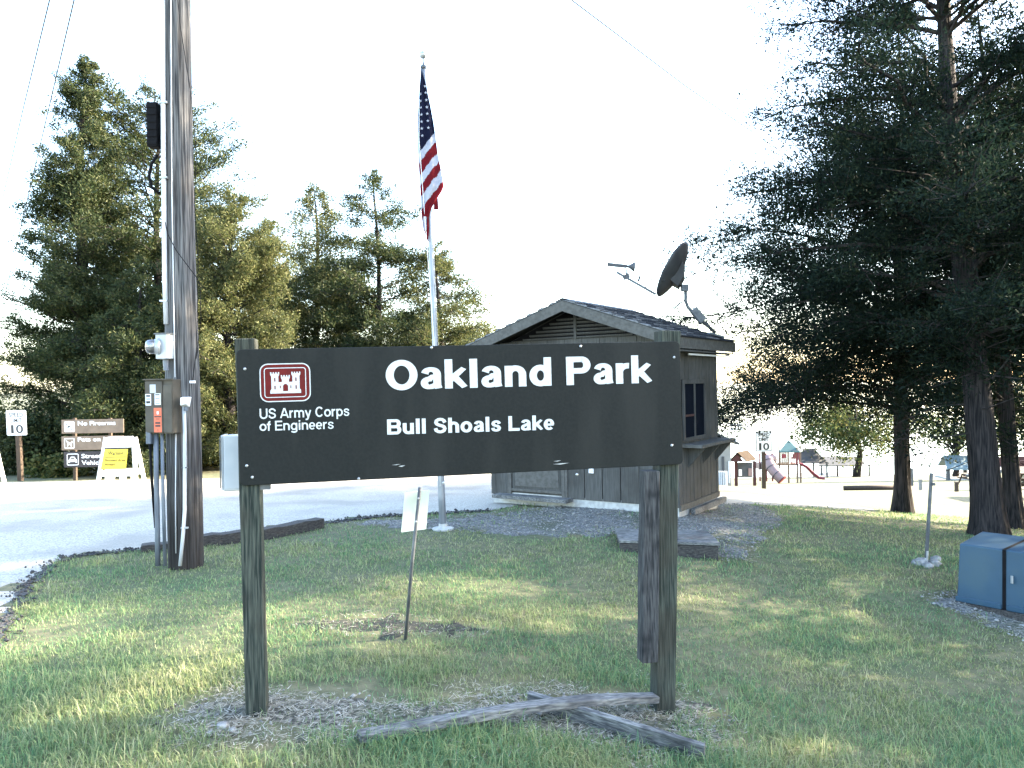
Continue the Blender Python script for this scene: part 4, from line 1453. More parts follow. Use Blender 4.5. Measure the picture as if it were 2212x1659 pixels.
decal('label', .060, .41, .065, .085, M['boxgrey'])
decal('label', .010, .285, .062, .115, M['paper'])
decal('label', .112, .29, .066, .115, M['paper'])
decal('orange_label', .10, .015, .085, .245, M['orange'])
for z, h in ((.305, .025), (.345, .010), (.372, .018)):
    decal('print', .018, z, .045, h, M['ink'], e=.0014)
for z, h in ((.30, .006), (.325, .006), (.35, .006), (.385, .012)):
    decal('print', .120, z, .048, h, M['ink'], e=.0014)
for z, h, w in ((.165, .012, .075), (.145, .007, .04), (.10, .018, .055), (.07, .018, .055), (.028, .02, .006)):
    decal('print', .1425 - w / 2, z, w, h, M['ink'], e=.0014)
decal('print', .133, .195, .02, .03, M['paper'], e=.0014)
sw = P(323, 945, NF - .05)
MB().box(sw, (.05, .06, .13)).build('switch_box', M['pvc2'], bp_, bev=.006)

jc = P(401, 868, NF - .03)
jb = thing('junction_box', 'white plastic junction box on the front of the utility pole', 'junction box', jc - V3(0, 0, .07))
MB().add([jc + V3(a, b, c) for a, b, c in ((-.045, .03, -.055), (.03, .03, -.055), (.05, .03, .05), (-.045, .03, .05), (-.03, -.06, -.035), (.02, -.06, -.02), (.03, -.06, .03), (-.03, -.06, .045))],
         [(0, 1, 5, 4), (1, 2, 6, 5), (2, 3, 7, 6), (3, 0, 4, 7), (4, 5, 6, 7), (3, 2, 1, 0)]).build('housing', M['signwhite'], jb, bev=.006)
MB().tube([jc - V3(-.005, 0, .05), jc - V3(0.0, 0, .09)], .022, 10).build('spout', M['pvc2'], jb)

# overhead wires
for i, (pts, lab) in enumerate(((((178, -300, 9), (107, 0, 13), (50, 235, 18), (-15, 520, 26)), 'thin overhead wire at the far left, the outer of two'), (((232, -300, 9), (160, 0, 13), (90, 300, 18), (10, 640, 26)), 'thin overhead wire at the far left, the one nearer the pole'),
                                (((760, -330, 11), (1235, 0, 14), (1480, 185, 16), (1720, 350, 18), (1900, 455, 20)), 'single overhead wire running down into the big cedar'))):
    p = smooth_poly([(0, 0), (1, 1)], 0) and [P(a, b, d) for a, b, d in pts]
    cc = []
    for j in range(len(p) - 1):
        for k in range(6):
            cc.append(p[j].lerp(p[j + 1], k / 6))
    cc.append(p[-1])
    tag(MB().tube(cc, .012, 5).build('overhead_wire', M['wire'], None, loc=p[0]), lab, 'wire', 'overhead wires')

# ------------------------------------------------------------------ landscape timbers along the road
for a, b, lab, hgt in (((306, 1192), (432, 1180), 'dark old railway tie behind the foot of the utility pole', .10), ((438, 1180), (560, 1166), 'railway tie edging between the utility pole and the sign post', .15), ((564, 1166), (692, 1140), 'split end railway tie edging just right of the left sign post', .15)):
    p, q = G(*a), G(*b)
    p.z += hgt / 2 - .02
    q.z += hgt / 2 - .02
    t = (q - p)
    n = 6
    o = plank('railway_tie', lab, [p + t * (i / n) + V3(0, 0, .006 * math.sin(i * 2.1)) for i in range(n + 1)], .17, hgt, M['oldtie'], group='railway ties along the road')
    o['category'] = 'railway tie'

# ------------------------------------------------------------------ flagpole and flag
g = G(957, 1144)
fp = thing('flagpole', 'tapered aluminium flagpole with ball finial in front of the booth', 'flagpole', g)
ft = P(915, 150, g.y)
FDY = g.y
n = 14
MB().tube([g.lerp(ft, i / n) for i in range(n + 1)], [.047 - .022 * i / n for i in range(n + 1)], 16).build('pole', M['alu'], fp, smooth=True)
ad = (ft - g).normalized()
for f in (.30, .53):
    MB().tube([g.lerp(ft, f), g.lerp(ft, f + .006)], [.0475 - .022 * f + .004] * 2, 16).build('joint_ring', M['alu'], fp)
MB().lathe(ft, ad, [(0, .026), (.02, .036), (.045, .036), (.055, .015), (.10, .008), (.13, .008)], 14).build('truck', M['greysteel'], fp, smooth=True)
bc = ft + ad * .185
MB().lathe(bc, ad, [(-.048, .002), (-.045, .016), (-.034, .034), (-.017, .045), (0, .048), (.017, .045), (.034, .034), (.045, .016), (.048, .002)], 18).build('finial_ball', M['steel'], fp, smooth=True)
MB().lathe(g + V3(0, 0, .0), (0, 0, 1), [(-.05, .14), (.02, .14), (.03, .10), (.04, .055), (.08, .052)], 26).build('base_flange', M['concrete'], fp, smooth=False)
MB().tube([ft + V3(-.045, -.03, 0), P(905, 300, FDY - .1), P(938, 740, FDY - .06), P(951, 1040, FDY - .055)], .004, 5).build('halyard', M['signwhite'], fp)
MB().box(P(951, 1040, FDY - .05), (.02, .03, .12)).build('cleat', M['steel'], fp)

flag = thing('flag', 'limp American flag hanging at the top of the flagpole', 'flag', P(925, 500, FDY - .06))
# outline, measured on the photograph's print (x left, x right by y)
ZX, ZY = lambda z: (1100 + z * .3735) * .72005, lambda z: (130 + z * .3737) * .72005
lef = [(185, 437), (250, 434), (400, 424), (560, 412), (700, 411), (900, 414), (1000, 419), (1100, 426), (1300, 437), (1400, 443), (1480, 452), (1590, 490)]
rig = [(185, 441), (250, 452), (340, 482), (400, 490), (500, 512), (640, 538), (780, 558), (900, 574), (1000, 595), (1100, 612), (1150, 621), (1190, 604), (1250, 566), (1330, 520), (1400, 500), (1500, 503), (1590, 497)]
rows, ring = 200, 64
fvs, ffs, fmi = [], [], []
for i in range(rows):
    zy = 185 + (1590 - 185) * i / (rows - 1)
    xl = np.interp(zy, [a for a, b in lef], [b for a, b in lef])
    xr = np.interp(zy, [a for a, b in rig], [b for a, b in rig])
    a = P(ZX(xl), ZY(zy), FDY - .06)
    b = P(ZX(xr), ZY(zy), FDY - .06)
    wid = (b - a).length
    dep = .02 + .22 * wid
    for k in range(ring):
        t = k / ring
        if t < .5:
            s = t * 2
            y = -dep * (math.sin(math.pi * s) ** .7 * .5) - .012 * math.sin(s * 14 + zy * .006) * min(1, wid / .12)
        else:
            s = 2 - t * 2
            y = dep * .35 * math.sin(math.pi * s) ** .7 + .012 * math.sin(s * 17)
        p = a.lerp(b, s)
        fvs.append((p.x, p.y + y, p.z))
bands = [-1e9, 890, 970, 1078, 1162, 1258, 1362, 1e9]
cols = [0, 2, 1, 2, 1, 2, 1]
for i in range(rows - 1):
    zy = 185 + (1590 - 185) * (i + .5) / (rows - 1)
    xl = np.interp(zy, [a for a, b in lef], [b for a, b in lef])
    xr = np.interp(zy, [a for a, b in rig], [b for a, b in rig])
    for k in range(ring):
        k2 = (k + 1) % ring
        t = (k + .5) / ring
        s = t * 2 if t < .5 else 2 - t * 2
        zx = xl + (xr - xl) * s
        q = zy + 1.32 * (zx - 420) + 5 * math.sin(zx * .12)
        j = next(m for m in range(7) if bands[m] <= q < bands[m + 1])
        c = cols[j]
        if zy > 1395 and 455 < zx < 482 and zy < 1500:
            c = 2
        ffs.append((i * ring + k, i * ring + k2, (i + 1) * ring + k2, (i + 1) * ring + k))
        fmi.append(c)
fb_ = MB()
fb_.add(fvs, ffs)
fb_.mi = fmi
fb_.build('cloth', [M['navy'], M['fred'], M['fwhite']], flag, smooth=True)
c = P(ZX(558), ZY(1296), FDY - .01)
MB().add([P(ZX(540), ZY(1262), FDY + .0), P(ZX(572), ZY(1240), FDY + .02), P(ZX(578), ZY(1335), FDY + .03), P(ZX(538), ZY(1337), FDY + .0),
          P(ZX(540), ZY(1262), FDY + .03), P(ZX(572), ZY(1240), FDY + .05), P(ZX(578), ZY(1335), FDY + .06), P(ZX(538), ZY(1337), FDY + .03)],
         [(0, 1, 2, 3), (7, 6, 5, 4), (0, 4, 5, 1), (1, 5, 6, 2), (2, 6, 7, 3), (3, 7, 4, 0)]).build('fold', M['fred'], flag)
stars = [(437, 410), (438, 467), (440, 523), (442, 580), (444, 637), (446, 693), (450, 750), (476, 403), (481, 462), (486, 520), (490, 573), (494, 630), (499, 687), (421, 600), (421, 655), (422, 710), (422, 765), (423, 820), (471, 350)]
for zx, zy in stars:
    xl = np.interp(zy, [a for a, b in lef], [b for a, b in lef])
    xr = np.interp(zy, [a for a, b in rig], [b for a, b in rig])
    s = min(max((zx - xl) / (xr - xl), .06), .94)
    wid = (xr - xl) * .3735 * .72 / FD * FDY
    dep = .02 + .22 * wid
    y = -dep * (math.sin(math.pi * s) ** .7 * .5) - .012 * math.sin(s * 14 + zy * .006) * min(1, wid / .12) - .005
    c = P(ZX(zx), ZY(zy), FDY - .06) + V3(0, y, 0)
    r = .021 * (1 if zx > 430 else .7)
    sq = 1 if zx > 430 else .45
    MB().prism([(r * sq * math.sin(math.pi * 2 * k / 10) * (1 if k % 2 == 0 else .42), r * math.cos(math.pi * 2 * k / 10) * (1 if k % 2 == 0 else .42)) for k in range(10)], c, V3(1, 0, 0), V3(0, 0, 1), V3(0, -.002, 0)).build('star', M['fwhite'], flag)

# ------------------------------------------------------------------ the entrance booth
FR = V3(2.25, 10.5, 0)
E1, E2 = V3(-.835, .55, 0).normalized(), V3(.55, .835, 0).normalized()
BW, BD = 3.10, 1.62
bz = 0.02
FR.z = bz
booth = thing('entrance_booth', 'small brown wooden entrance booth with shingled gable roof behind the sign', 'booth', FR + E1 * BW / 2 + E2 * BD / 2)
WT = 2.30          # wall top
UPZ = V3(0, 0, 1)


def bp(a, b, z):
    """a: metres from the front right corner along the front, b: depth, z: height"""
    return FR + E1 * a + E2 * b + UPZ * z


def bbox(name, a0, a1, b0, b1, z0, z1, mat, parent=booth, bev=0.0):
    return MB().hexa(bp(a0, b0, z0), E1 * (a1 - a0), E2 * (b1 - b0), UPZ * (z1 - z0)).build(name, mat, parent, bev=bev)


bbox('foundation', .01, BW - .01, .01, BD - .01, -.30, .13, M['concrete'])
core = bbox('wall', .03, BW - .03, .03, BD - .03, .13, WT + .02, M['siding'])
# vertical siding boards, one by one, front then right side then back and left
DOOR = (1.74, 2.80)


def boards(face, length, w, skip=()):
    n = int(math.ceil(length / w))
    for i in range(n):
        s0, s1 = i * w + .006, min((i + 1) * w, length) - .006
        if s1 - s0 < .03:
            continue
        for z0, z1 in (skip(s0, s1) if callable(skip) else ((.10, WT),)):
            e = random.uniform(0, .004)
            if face == 'front':
                MB().hexa(bp(s0, -.002 - e, z0), E1 * (s1 - s0), E2 * .028, UPZ * (z1 - z0)).build('siding_board', M['siding'], core, bev=.004)
            elif face == 'right':
                MB().hexa(bp(-.002 - e, s0, z0), E2 * (s1 - s0), E1 * .028, UPZ * (z1 - z0)).build('siding_board', M['siding'], core, bev=.004)
            elif face == 'left':
                MB().hexa(bp(BW + .002 + e, s0, z0), E2 * (s1 - s0), -E1 * .028, UPZ * (z1 - z0)).build('siding_board', M['siding'], core, bev=.004)
            else:
                MB().hexa(bp(s0, BD + .002 + e, z0), E1 * (s1 - s0), -E2 * .028, UPZ * (z1 - z0)).build('siding_board', M['siding'], core, bev=.004)


def front_cut(s0, s1):
    if s0 >= DOOR[0] - .02 and s1 <= DOOR[1] + .08:
        return ((2.02, WT),)
    return ((.10, WT),)


WIN = (.16, 1.08, .98, 1.84)


def right_cut(s0, s1):
    if s1 > WIN[0] and s0 < WIN[1]:
        return ((.10, WIN[2]), (WIN[3], WT))
    return ((.10, WT),)


boards('front', DOOR[0], .29)
MB().hexa(bp(DOOR[0], -.006, 2.02), E1 * (BW - DOOR[0]), E2 * .03, UPZ * (WT - 2.02)).build('siding_board', M['siding'], core)
bbox('siding_board', DOOR[1] + .0, BW - .004, -.004, .026, .10, 2.016, M['siding'], core, bev=.004)
boards('right', BD, .145, right_cut)
boards('left', BD, .29)
boards('back', BW, .29)
# corner boards
for a, b in ((-.012, -.012), (BW - .07, -.012), (-.012, BD - .07), (BW - .07, BD - .07)):
    bbox('corner_board', a, a + .082, b, b + .082, .09, WT - .01, M['siding'], bev=.004)
# door in the front wall
door = bbox('door', DOOR[0] + .09, DOOR[1] - .07, .004, .028, .16, 2.0, M['siding'], bev=.004)
bbox('door_panel', DOOR[0] + .15, DOOR[1] - .13, -.002, .004, .24, 1.0, M['siding2'], door)
bbox('kick_rail', DOOR[0] + .09, DOOR[1] - .07, -.016, .004, .16, .20, M['siding2'], door)
for a0, a1 in ((DOOR[0] - .01, DOOR[0] + .03), (DOOR[0] + .034, DOOR[0] + .088), (DOOR[1] - .068, DOOR[1] - .004)):
    bbox('door_trim', a0, a1, -.022, .028, .10, 2.05, M['siding2'], bev=.003)
bbox('door_trim', DOOR[0] - .01, DOOR[1], -.024, .028, 2.052, 2.13, M['siding2'], bev=.003)
MB().lathe(bp(DOOR[1] - .15, -.02, 1.02), -E2, [(-.02, .02), (.03, .018), (.04, .03), (.07, .03), (.075, .01)], 14).build('door_knob', M['steel'], door, smooth=True)
bbox('threshold', DOOR[0] - .10, DOOR[1] + .16, -.22, -.004, .06, .115, M['weathered'], bev=.004)
# electrical outlet
ox = 1.29
ol = bbox('outlet', ox, ox + .075, -.03, -.004, .50, .63, M['signwhite'], bev=.004)
bbox('outlet_flap', ox + .012, ox + .063, -.036, -.030, .515, .56, M['paper'], ol)
bbox('outlet_flap', ox + .012, ox + .063, -.036, -.030, .57, .615, M['paper'], ol)
# skirt on the right side
bbox('skirt_board', -.03, .0, .0, BD, .04, .12, M['siding2'])
bbox('ground_board', -.10, -.04, .35, BD + .1, -.05, .03, M['weathered'])
# window in the right side wall
win = MB().hexa(bp(-.004, WIN[0], WIN[2]), E2 * (WIN[1] - WIN[0]), E1 * .03, UPZ * (WIN[3] - WIN[2])).build('window', M['black'], booth)
wm = (WIN[0] + WIN[1]) / 2
for b0, b1, z0, z1 in ((WIN[0], WIN[0] + .06, WIN[2], WIN[3]), (WIN[1] - .06, WIN[1], WIN[2], WIN[3]), (WIN[0] + .06, WIN[1] - .06, WIN[3] - .06, WIN[3]), (WIN[0] + .06, WIN[1] - .06, WIN[2], WIN[2] + .05)):
    MB().hexa(bp(-.03, b0, z0), E2 * (b1 - b0), E1 * .026, UPZ * (z1 - z0)).build('frame', M['siding'], win)
MB().hexa(bp(-.026, wm - .02, WIN[2] + .05), E2 * .04, E1 * .02, UPZ * (WIN[3] - WIN[2] - .11)).build('mullion', M['siding'], win)
MB().hexa(bp(-.022, WIN[0] + .06, 1.32), E2 * (wm - WIN[0] - .08), E1 * .016, UPZ * .03).build('rail', M['darkred'], win)
for b0, b1 in ((WIN[0] + .06, wm - .02), (wm + .02, WIN[1] - .06)):
    MB().hexa(bp(-.012, b0, WIN[2] + .05), E2 * (b1 - b0), E1 * .006, UPZ * (WIN[3] - WIN[2] - .11)).build('pane', M['glass'], win)
shelf = MB().hexa(bp(-.30, .12, .90), E2 * (BD - .16), E1 * .30, UPZ * .045).build('shelf', M['siding2'], booth, bev=.005)
for b in (.35, .95, 1.5):
    MB().prism([(0, 0), (.26, 0), (0, -.30)], bp(-.006, b, .899), -E1, UPZ, E2 * .04).build('shelf_bracket', M['siding'], shelf)
# roof: slopes from the eaves to a ridge running front to back
SO_, FO = .17, .38
EZ, RZ = 2.42, 3.01
half = BW / 2


def rp(side, f, b, dz=0.0):
    """side -1: right slope, +1: left; f 0 at eave, 1 at ridge; b depth"""
    a = half + side * (half + SO_) * (1 - f)
    return bp(a, b, EZ + (RZ - EZ) * f + dz - bz * 0)


roof = MB()
for sd in (-1, 1):
    v = [rp(sd, 0, -FO), rp(sd, 0, BD + FO), rp(sd, 1, BD + FO), rp(sd, 1, -FO)]
    v2 = [p - UPZ * .035 for p in v]
    roof.add(v + v2, [(0, 1, 2, 3), (7, 6, 5, 4), (0, 4, 5, 1), (1, 5, 6, 2), (2, 6, 7, 3), (3, 7, 4, 0)])
roof = roof.build('roof', M['siding'], booth)
NC = 9
M['shingle_butt_shade'] = pm('painted_butt_shade', (0.010, 0.011, 0.013), (0.028, 0.03, 0.033), scale=30, rough=0.95, detail=8, spec=0.1)  # dark colour standing in for the shade at the course butts
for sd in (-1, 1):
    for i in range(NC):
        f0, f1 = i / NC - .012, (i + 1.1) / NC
        f1 = min(f1, 1.0)
        mb = MB()
        # each course is a run of tabs with slightly uneven butts
        nt_ = 9
        for k in range(nt_):
            b0 = -FO - .02 + (BD + 2 * FO + .04) * k / nt_
            b1 = -FO - .02 + (BD + 2 * FO + .04) * (k + 1) / nt_ - .004
            j = random.uniform(-.006, .006)
            lo, hi = f0 + j, f1
            t0 = .026 + random.uniform(0, .005)
            v = [rp(sd, lo, b0, .002), rp(sd, lo, b1, .002), rp(sd, hi, b1, .002), rp(sd, hi, b0, .002), rp(sd, lo, b0, t0), rp(sd, lo, b1, t0), rp(sd, hi, b1, .006), rp(sd, hi, b0, .006)]
            mb.add(v, [(3, 2, 1, 0), (4, 5, 6, 7), (0, 1, 5, 4), (1, 2, 6, 5), (2, 3, 7, 6), (3, 0, 4, 7)])
        mb.build('shingle_course', M['shingle'], roof)['kind'] = 'stuff'
        sb_ = MB()  # painted shade line along the lower edge of the course
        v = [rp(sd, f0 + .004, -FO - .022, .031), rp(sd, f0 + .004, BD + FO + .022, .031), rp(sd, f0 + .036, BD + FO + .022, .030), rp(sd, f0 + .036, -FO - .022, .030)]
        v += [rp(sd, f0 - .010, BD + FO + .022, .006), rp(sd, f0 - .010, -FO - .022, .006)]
        sb_.add(v, [(0, 1, 2, 3), (0, 5, 4, 1)]).build('shingle_shade_strip', M['shingle_butt_shade'], roof)
mb = MB()
for sd in (-1, 1):
    v = [rp(sd, .93, -FO - .02, .026), rp(sd, .93, BD + FO + .02, .026), rp(sd, 1, BD + FO + .02, .032), rp(sd, 1, -FO - .02, .032)]
    mb.add(v, [(0, 1, 2, 3)])
mb.build('ridge_cap', M['shingle'], roof)
# fascia boards
for bb, e in ((-FO, -.03), (BD + FO, .03)):
    for sd in (-1, 1):
        p, q = rp(sd, -.01, bb + e * .55, -.085), rp(sd, 1.0, bb + e * .55, -.085)
        v = []
        for pt in (p, q):
            for dz in (-.075, .075):
                for k in (-1, 1):
                    v.append(pt + UPZ * dz + E2 * k * .014)
        MB().add(v, [(0, 1, 3, 2), (4, 6, 7, 5), (0, 4, 5, 1), (2, 3, 7, 6), (0, 2, 6, 4), (1, 5, 7, 3)]).build('gable_fascia', M['siding2'], booth)
for sd in (-1, 1):
    a = half + sd * (half + SO_)
    MB().hexa(bp(a - .013, -FO + .01, EZ - .165), E1 * .026, E2 * (BD + 2 * FO - .02), UPZ * .15).build('eave_fascia', M['siding2'], booth)
    MB().hexa(bp(a if sd < 0 else half + sd * half, -FO + .02, EZ - .20), E1 * SO_, E2 * (BD + 2 * FO - .04), UPZ * .02).build('soffit', M['siding'], booth)
MB().tube([bp(-.10, .2, EZ - .23), bp(-.10, BD + .1, EZ - .23), bp(-.13, BD + .25, EZ - .21)], .014, 8).build('lamp_tube', M['signwhite'], booth, smooth=True)
# gable wall with its louvred vent
for b in (.0, BD):
    MB().prism([(0, 0), (BW, 0), (half, RZ - WT - .06)], bp(0, b + (.012 if b == 0 else -.03), WT + .012), E1, UPZ, E2 * .02).build('gable_wall', M['siding'], booth)
for i in range(10):
    a0, a1 = i * .29 + .004, min((i + 1) * .29, BW) - .004
    am = (a0 + a1) / 2
    hgt = min(.16, (RZ - WT - .08) * (1 - abs(am - half) / half) + .02)
    MB().hexa(bp(a0, -.012, WT + .005), E1 * (a1 - a0), E2 * .02, UPZ * max(hgt, .03)).build('siding_board', M['siding'], core)
vent = MB().prism([(.42, .17), (BW - .42, .17), (half, RZ - WT - .09)], bp(0, .0, WT + .012), E1, UPZ, E2 * .010).build('gable_vent', M['black'], booth)
for i in range(6):
    z = .19 + i * .055
    wv_ = half * (1 - (z + .11) / (RZ - WT)) + .02
    if wv_ > .05:
        MB().hexa(bp(half - wv_, -.03, WT + z), E1 * 2 * wv_, E2 * .022 + UPZ * -.018, UPZ * .012).build('louvre_slat', M['siding'], vent)
MB().hexa(bp(half - .02, -.036, WT + .165), E1 * .04, E2 * .02, UPZ * .36).build('vent_post', M['siding'], vent)

# ------------------------------------------------------------------ satellite dish on the roof
foot = rp(-1, .12, BD + .12, .03)
SD = foot.y
dish = thing('satellite_dish', 'grey satellite dish on a bent mast at the back of the booth roof', 'satellite dish', foot)
cen = P(1461, 586, SD)
tp, bt = P(1494, 531, SD + .03), P(1427, 641, SD - .03)
lx = (tp - bt).normalized()
nrm = Vector((-lx.z, 0, lx.x))
nrm = (nrm + V3(0, .42, 0)).normalized()
nrm = (nrm - lx * nrm.dot(lx)).normalized()
sx = lx.cross(nrm).normalized()
RA = (tp - bt).length / 2
prof = [(0.0, .0), (.015, .35), (.05, .65), (.10, .9), (.125, 1.0)]
ringn = 36
vs_, fs_ = [], []
for h, r in prof:
    for k in range(ringn):
        a = 2 * math.pi * k / ringn
        vs_.append(cen + (lx * math.cos(a) + sx * math.sin(a) * .9) * RA * max(r, .001) + nrm * (h - .06))
for h, r in reversed(prof):
    for k in range(ringn):
        a = 2 * math.pi * k / ringn
        vs_.append(cen + (lx * math.cos(a) + sx * math.sin(a) * .9) * (RA - .006) * max(r, .001) + nrm * (h - .06 + .012))
m = len(prof) * 2
for i in range(m - 1):
    for k in range(ringn):
        k2 = (k + 1) % ringn
        fs_.append((i * ringn + k, i * ringn + k2, (i + 1) * ringn + k2, (i + 1) * ringn + k))
MB().add(vs_, fs_).build('reflector', M['dish'], dish, smooth=True)
bkc = P(1468, 610, SD)
MB().add([cen - nrm * .02 + (lx * a * .20 + sx * b * .14) for a in (-1, 1) for b in (-1, 1)] + [bkc - nrm * .03 + (lx * a * .09 + sx * b * .08) for a in (-1, 1) for b in (-1, 1)],
         [(0, 1, 3, 2), (4, 6, 7, 5), (0, 4, 5, 1), (2, 3, 7, 6), (0, 2, 6, 4), (1, 5, 7, 3)]).build('back_bracket', M['dish'], dish, bev=.006)
MB().box(P(1479, 622, SD), (.11, .10, .11)).build('elevation_clamp', M['greysteel'], dish, bev=.01)
MB().tube([P(1481, 622, SD), P(1481, 650, SD), P(1486, 664, SD), P(1502, 680, SD), foot + V3(0, 0, .04)], .026, 12).build('mast', M['greysteel'], dish, smooth=True)
MB().bar(P(1497, 668, SD - .02), P(1519, 694, SD - .02), .11, .12).build('mount_box', M['greysteel'], dish, bev=.008)
MB().box(foot, (.22, .22, .03), m=Matrix.Rotation(.3, 3, 'Y')).build('foot_plate', M['greysteel'], dish)
for a, b in ((1421, 690), (1428, 694)):
    t = P(a, b, SD - .25)
    MB().tube([P(1478, 648, SD), t], .008, 6).build('stay_rod', M['greysteel'], dish)
arm0, arm1 = P(1426, 640, SD - .02), P(1332, 588, SD + .05)
MB().bar(P(1417, 636, SD - .02), arm1, .036, .036).build('feed_arm', M['greysteel'], dish)
for a, b, dd in ((1440, 600, .30), (1436, 606, -.26)):
    MB().tube([P(1388, 606, SD + .02), P(a, b, SD + dd)], .006, 5).build('feed_stay', M['greysteel'], dish)
lnb = P(1362, 576, SD + .04)
hx = (P(1368, 576, SD) - P(1312, 572, SD)).normalized()
MB().lathe(lnb, hx, [(-.09, .016), (-.02, .025), (.05, .075), (.062, .08), (.064, .07)], 16).build('feed_horn', M['dish'], dish, smooth=True)
MB().bar(P(1312, 571, SD + .04), lnb - hx * .06, .05, .05).build('feed_tube', M['dish'], dish)
MB().bar(P(1354, 580, SD + .04), P(1352, 598, SD + .04), .018, .018, up=(0, 1, 0)).build('feed_stem', M['greysteel'], dish)
MB().bar(P(1350, 593, SD + .04), P(1355, 602, SD + .04), .05, .10, up=(1, 0, 0)).build('feed_bracket', M['dish'], dish)
MB().bar(P(1352, 590, SD + .04), P(1385, 598, SD + .04), .02, .012).build('feed_bracket', M['dish'], dish)
MB().bar(P(1382, 597, SD + .04), P(1379, 608, SD + .04), .03, .03, up=(0, 1, 0)).build('feed_bracket', M['dish'], dish)
MB().tube([P(1388, 612, SD), P(1404, 630, SD), P(1425, 665, SD - .1), P(1458, 700, SD - .2)], .004, 5).build('cable', M['pvc2'], dish)

# ------------------------------------------------------------------ low timber hatch on the ground
h0, h1, h2, h3 = G(1340, 1192), G(1552, 1212), G(1522, 1164), G(1330, 1158)
hz = max(p.z for p in (h0, h1, h2, h3))
hatch = thing('ground_hatch', 'low weathered wooden hatch cover on the gravel in front of the booth', 'hatch', (h0 + h2) / 2)
a, b = (h1 - h0), (h3 - h0)
a.z = b.z = 0
q = V3(h0.x, h0.y, hz)
MB().hexa(q - V3(0, 0, .12), a, b, V3(0, 0, .18)).build('base', M['oldtie'], hatch)
nb = 5
for i in range(nb):
    r = random.uniform(-.008, .008)
    MB().hexa(q + b * (i / nb) - a * (.015 + r) + V3(0, 0, .062 + abs(r)), a * 1.03, b * (1 / nb - .02), V3(0, 0, .03)).build('board', M['weathered'], hatch, bev=.004)
# two more boards lie beside it
# ------------------------------------------------------------------ green transformer box
t0 = G(2062, 1300)
tx = thing('transformer_box', 'blue green pad mounted transformer box at the right edge of the lawn', 'transformer', t0 + V3(.5, .3, 0))
ta = (P(2208, 1340, t0.y - .45) - t0)
ta.z = 0
ta = ta.normalized()
tb = V3(-ta.y, ta.x, 0)
if tb.y < 0:
    tb = -tb
tz = min(zf(t0.x, t0.y), zf(*(t0 + ta * 1.2)[:2])) + .02
t0.z = tz
TWd, TDp, TH = .98, .62, .64
padm = MB().hexa(t0 - ta * .08 - tb * .12 - V3(0, 0, .15), ta * (TWd + .2), tb * (TDp + .2), V3(0, 0, .20)).build('pad', M['concrete'], tx, bev=.01)
z0 = t0 + V3(0, 0, .05)
MB().hexa(z0 + ta * .0 - tb * .02, ta * TWd, tb * (TDp), V3(0, 0, .075)).build('sill', M['oldtie'], tx)


def frustum(o, w, d, h, ins, top_ins):
    base_ = [o, o + ta * w, o + ta * w + tb * d, o + tb * d]
    top_ = [o + ta * ins + tb * top_ins + V3(0, 0, h), o + ta * (w - ins) + tb * top_ins + V3(0, 0, h), o + ta * (w - ins) + tb * (d - .02) + V3(0, 0, h + .045), o + ta * ins + tb * (d - .02) + V3(0, 0, h + .045)]
    return MB().add(base_ + top_, [(3, 2, 1, 0), (4, 5, 6, 7), (0, 1, 5, 4), (1, 2, 6, 5), (2, 3, 7, 6), (3, 0, 4, 7)])


z1 = z0 + V3(0, 0, .078)
frustum(z1 + ta * .02, TWd - .04, TDp, TH - .08, .022, .03).build('cabinet', M['transformer'], tx, bev=.012)
MB().hexa(z1 + ta * .01 - tb * .012, ta * .40, tb * .03, V3(0, 0, .05)).build('flange', M['transformer'], tx, bev=.006)
MB().hexa(z1 + ta * .455 - tb * .012, ta * .50, tb * .03, V3(0, 0, .05)).build('flange', M['transformer'], tx, bev=.006)
# hood door with a dark seam
MB().add([z1 + ta * .418 - tb * .004, z1 + ta * .448 - tb * .004, z1 + ta * .448 + tb * .022 + V3(0, 0, TH - .08), z1 + ta * .418 + tb * .022 + V3(0, 0, TH - .08),
          z1 + ta * .418 + tb * .02, z1 + ta * .448 + tb * .02, z1 + ta * .448 + tb * .05 + V3(0, 0, TH - .09), z1 + ta * .418 + tb * .05 + V3(0, 0, TH - .09)],
         [(0, 1, 2, 3), (7, 6, 5, 4), (0, 4, 5, 1), (1, 5, 6, 2), (2, 6, 7, 3), (3, 7, 4, 0)]).build('seam', M['black'], tx)
MB().add([z1 + ta * .418 + tb * .02 + V3(0, 0, TH - .077), z1 + ta * .448 + tb * .02 + V3(0, 0, TH - .077), z1 + ta * .50 + tb * .55 + V3(0, 0, TH - .030), z1 + ta * .47 + tb * .55 + V3(0, 0, TH - .030)], [(0, 1, 2, 3)]).build('seam', M['black'], tx)
MB().box(z1 + ta * .49 + V3(0, -.02, .30), (.012, .02, .07)).build('latch', M['steel'], tx)
fl = (tb * -1 + V3(0, 0, .05)).normalized()
fu = (V3(0, 0, 1) + tb * .05).normalized()
fo = z1 + ta * .085 + fu * .40 + tb * .018
for k_, (a_, b_, l_) in enumerate(((0, .07, .07), (.02, .05, .05), (.005, .03, .06), (.03, .01, .045), (.0, -.01, .05))):
    MB().prism([(a_, b_), (a_ + l_, b_ + .012), (a_ + l_, b_ + .018), (a_, b_ + .008)], fo, ta, fu, fl * .002).build('faded_marking', M['black'], tx)
MB().prism([(.60, .26), (.74, .26), (.74, .36), (.60, .36)], z1 + tb * .005, ta, fu, fl * .003).build('warning_label', M['paper'], tx)
MB().prism([(.61, .33), (.73, .33), (.73, .35), (.61, .35)], z1 + tb * .005, ta, fu, fl * .004).build('warning_label_band', M['orange'], tx)

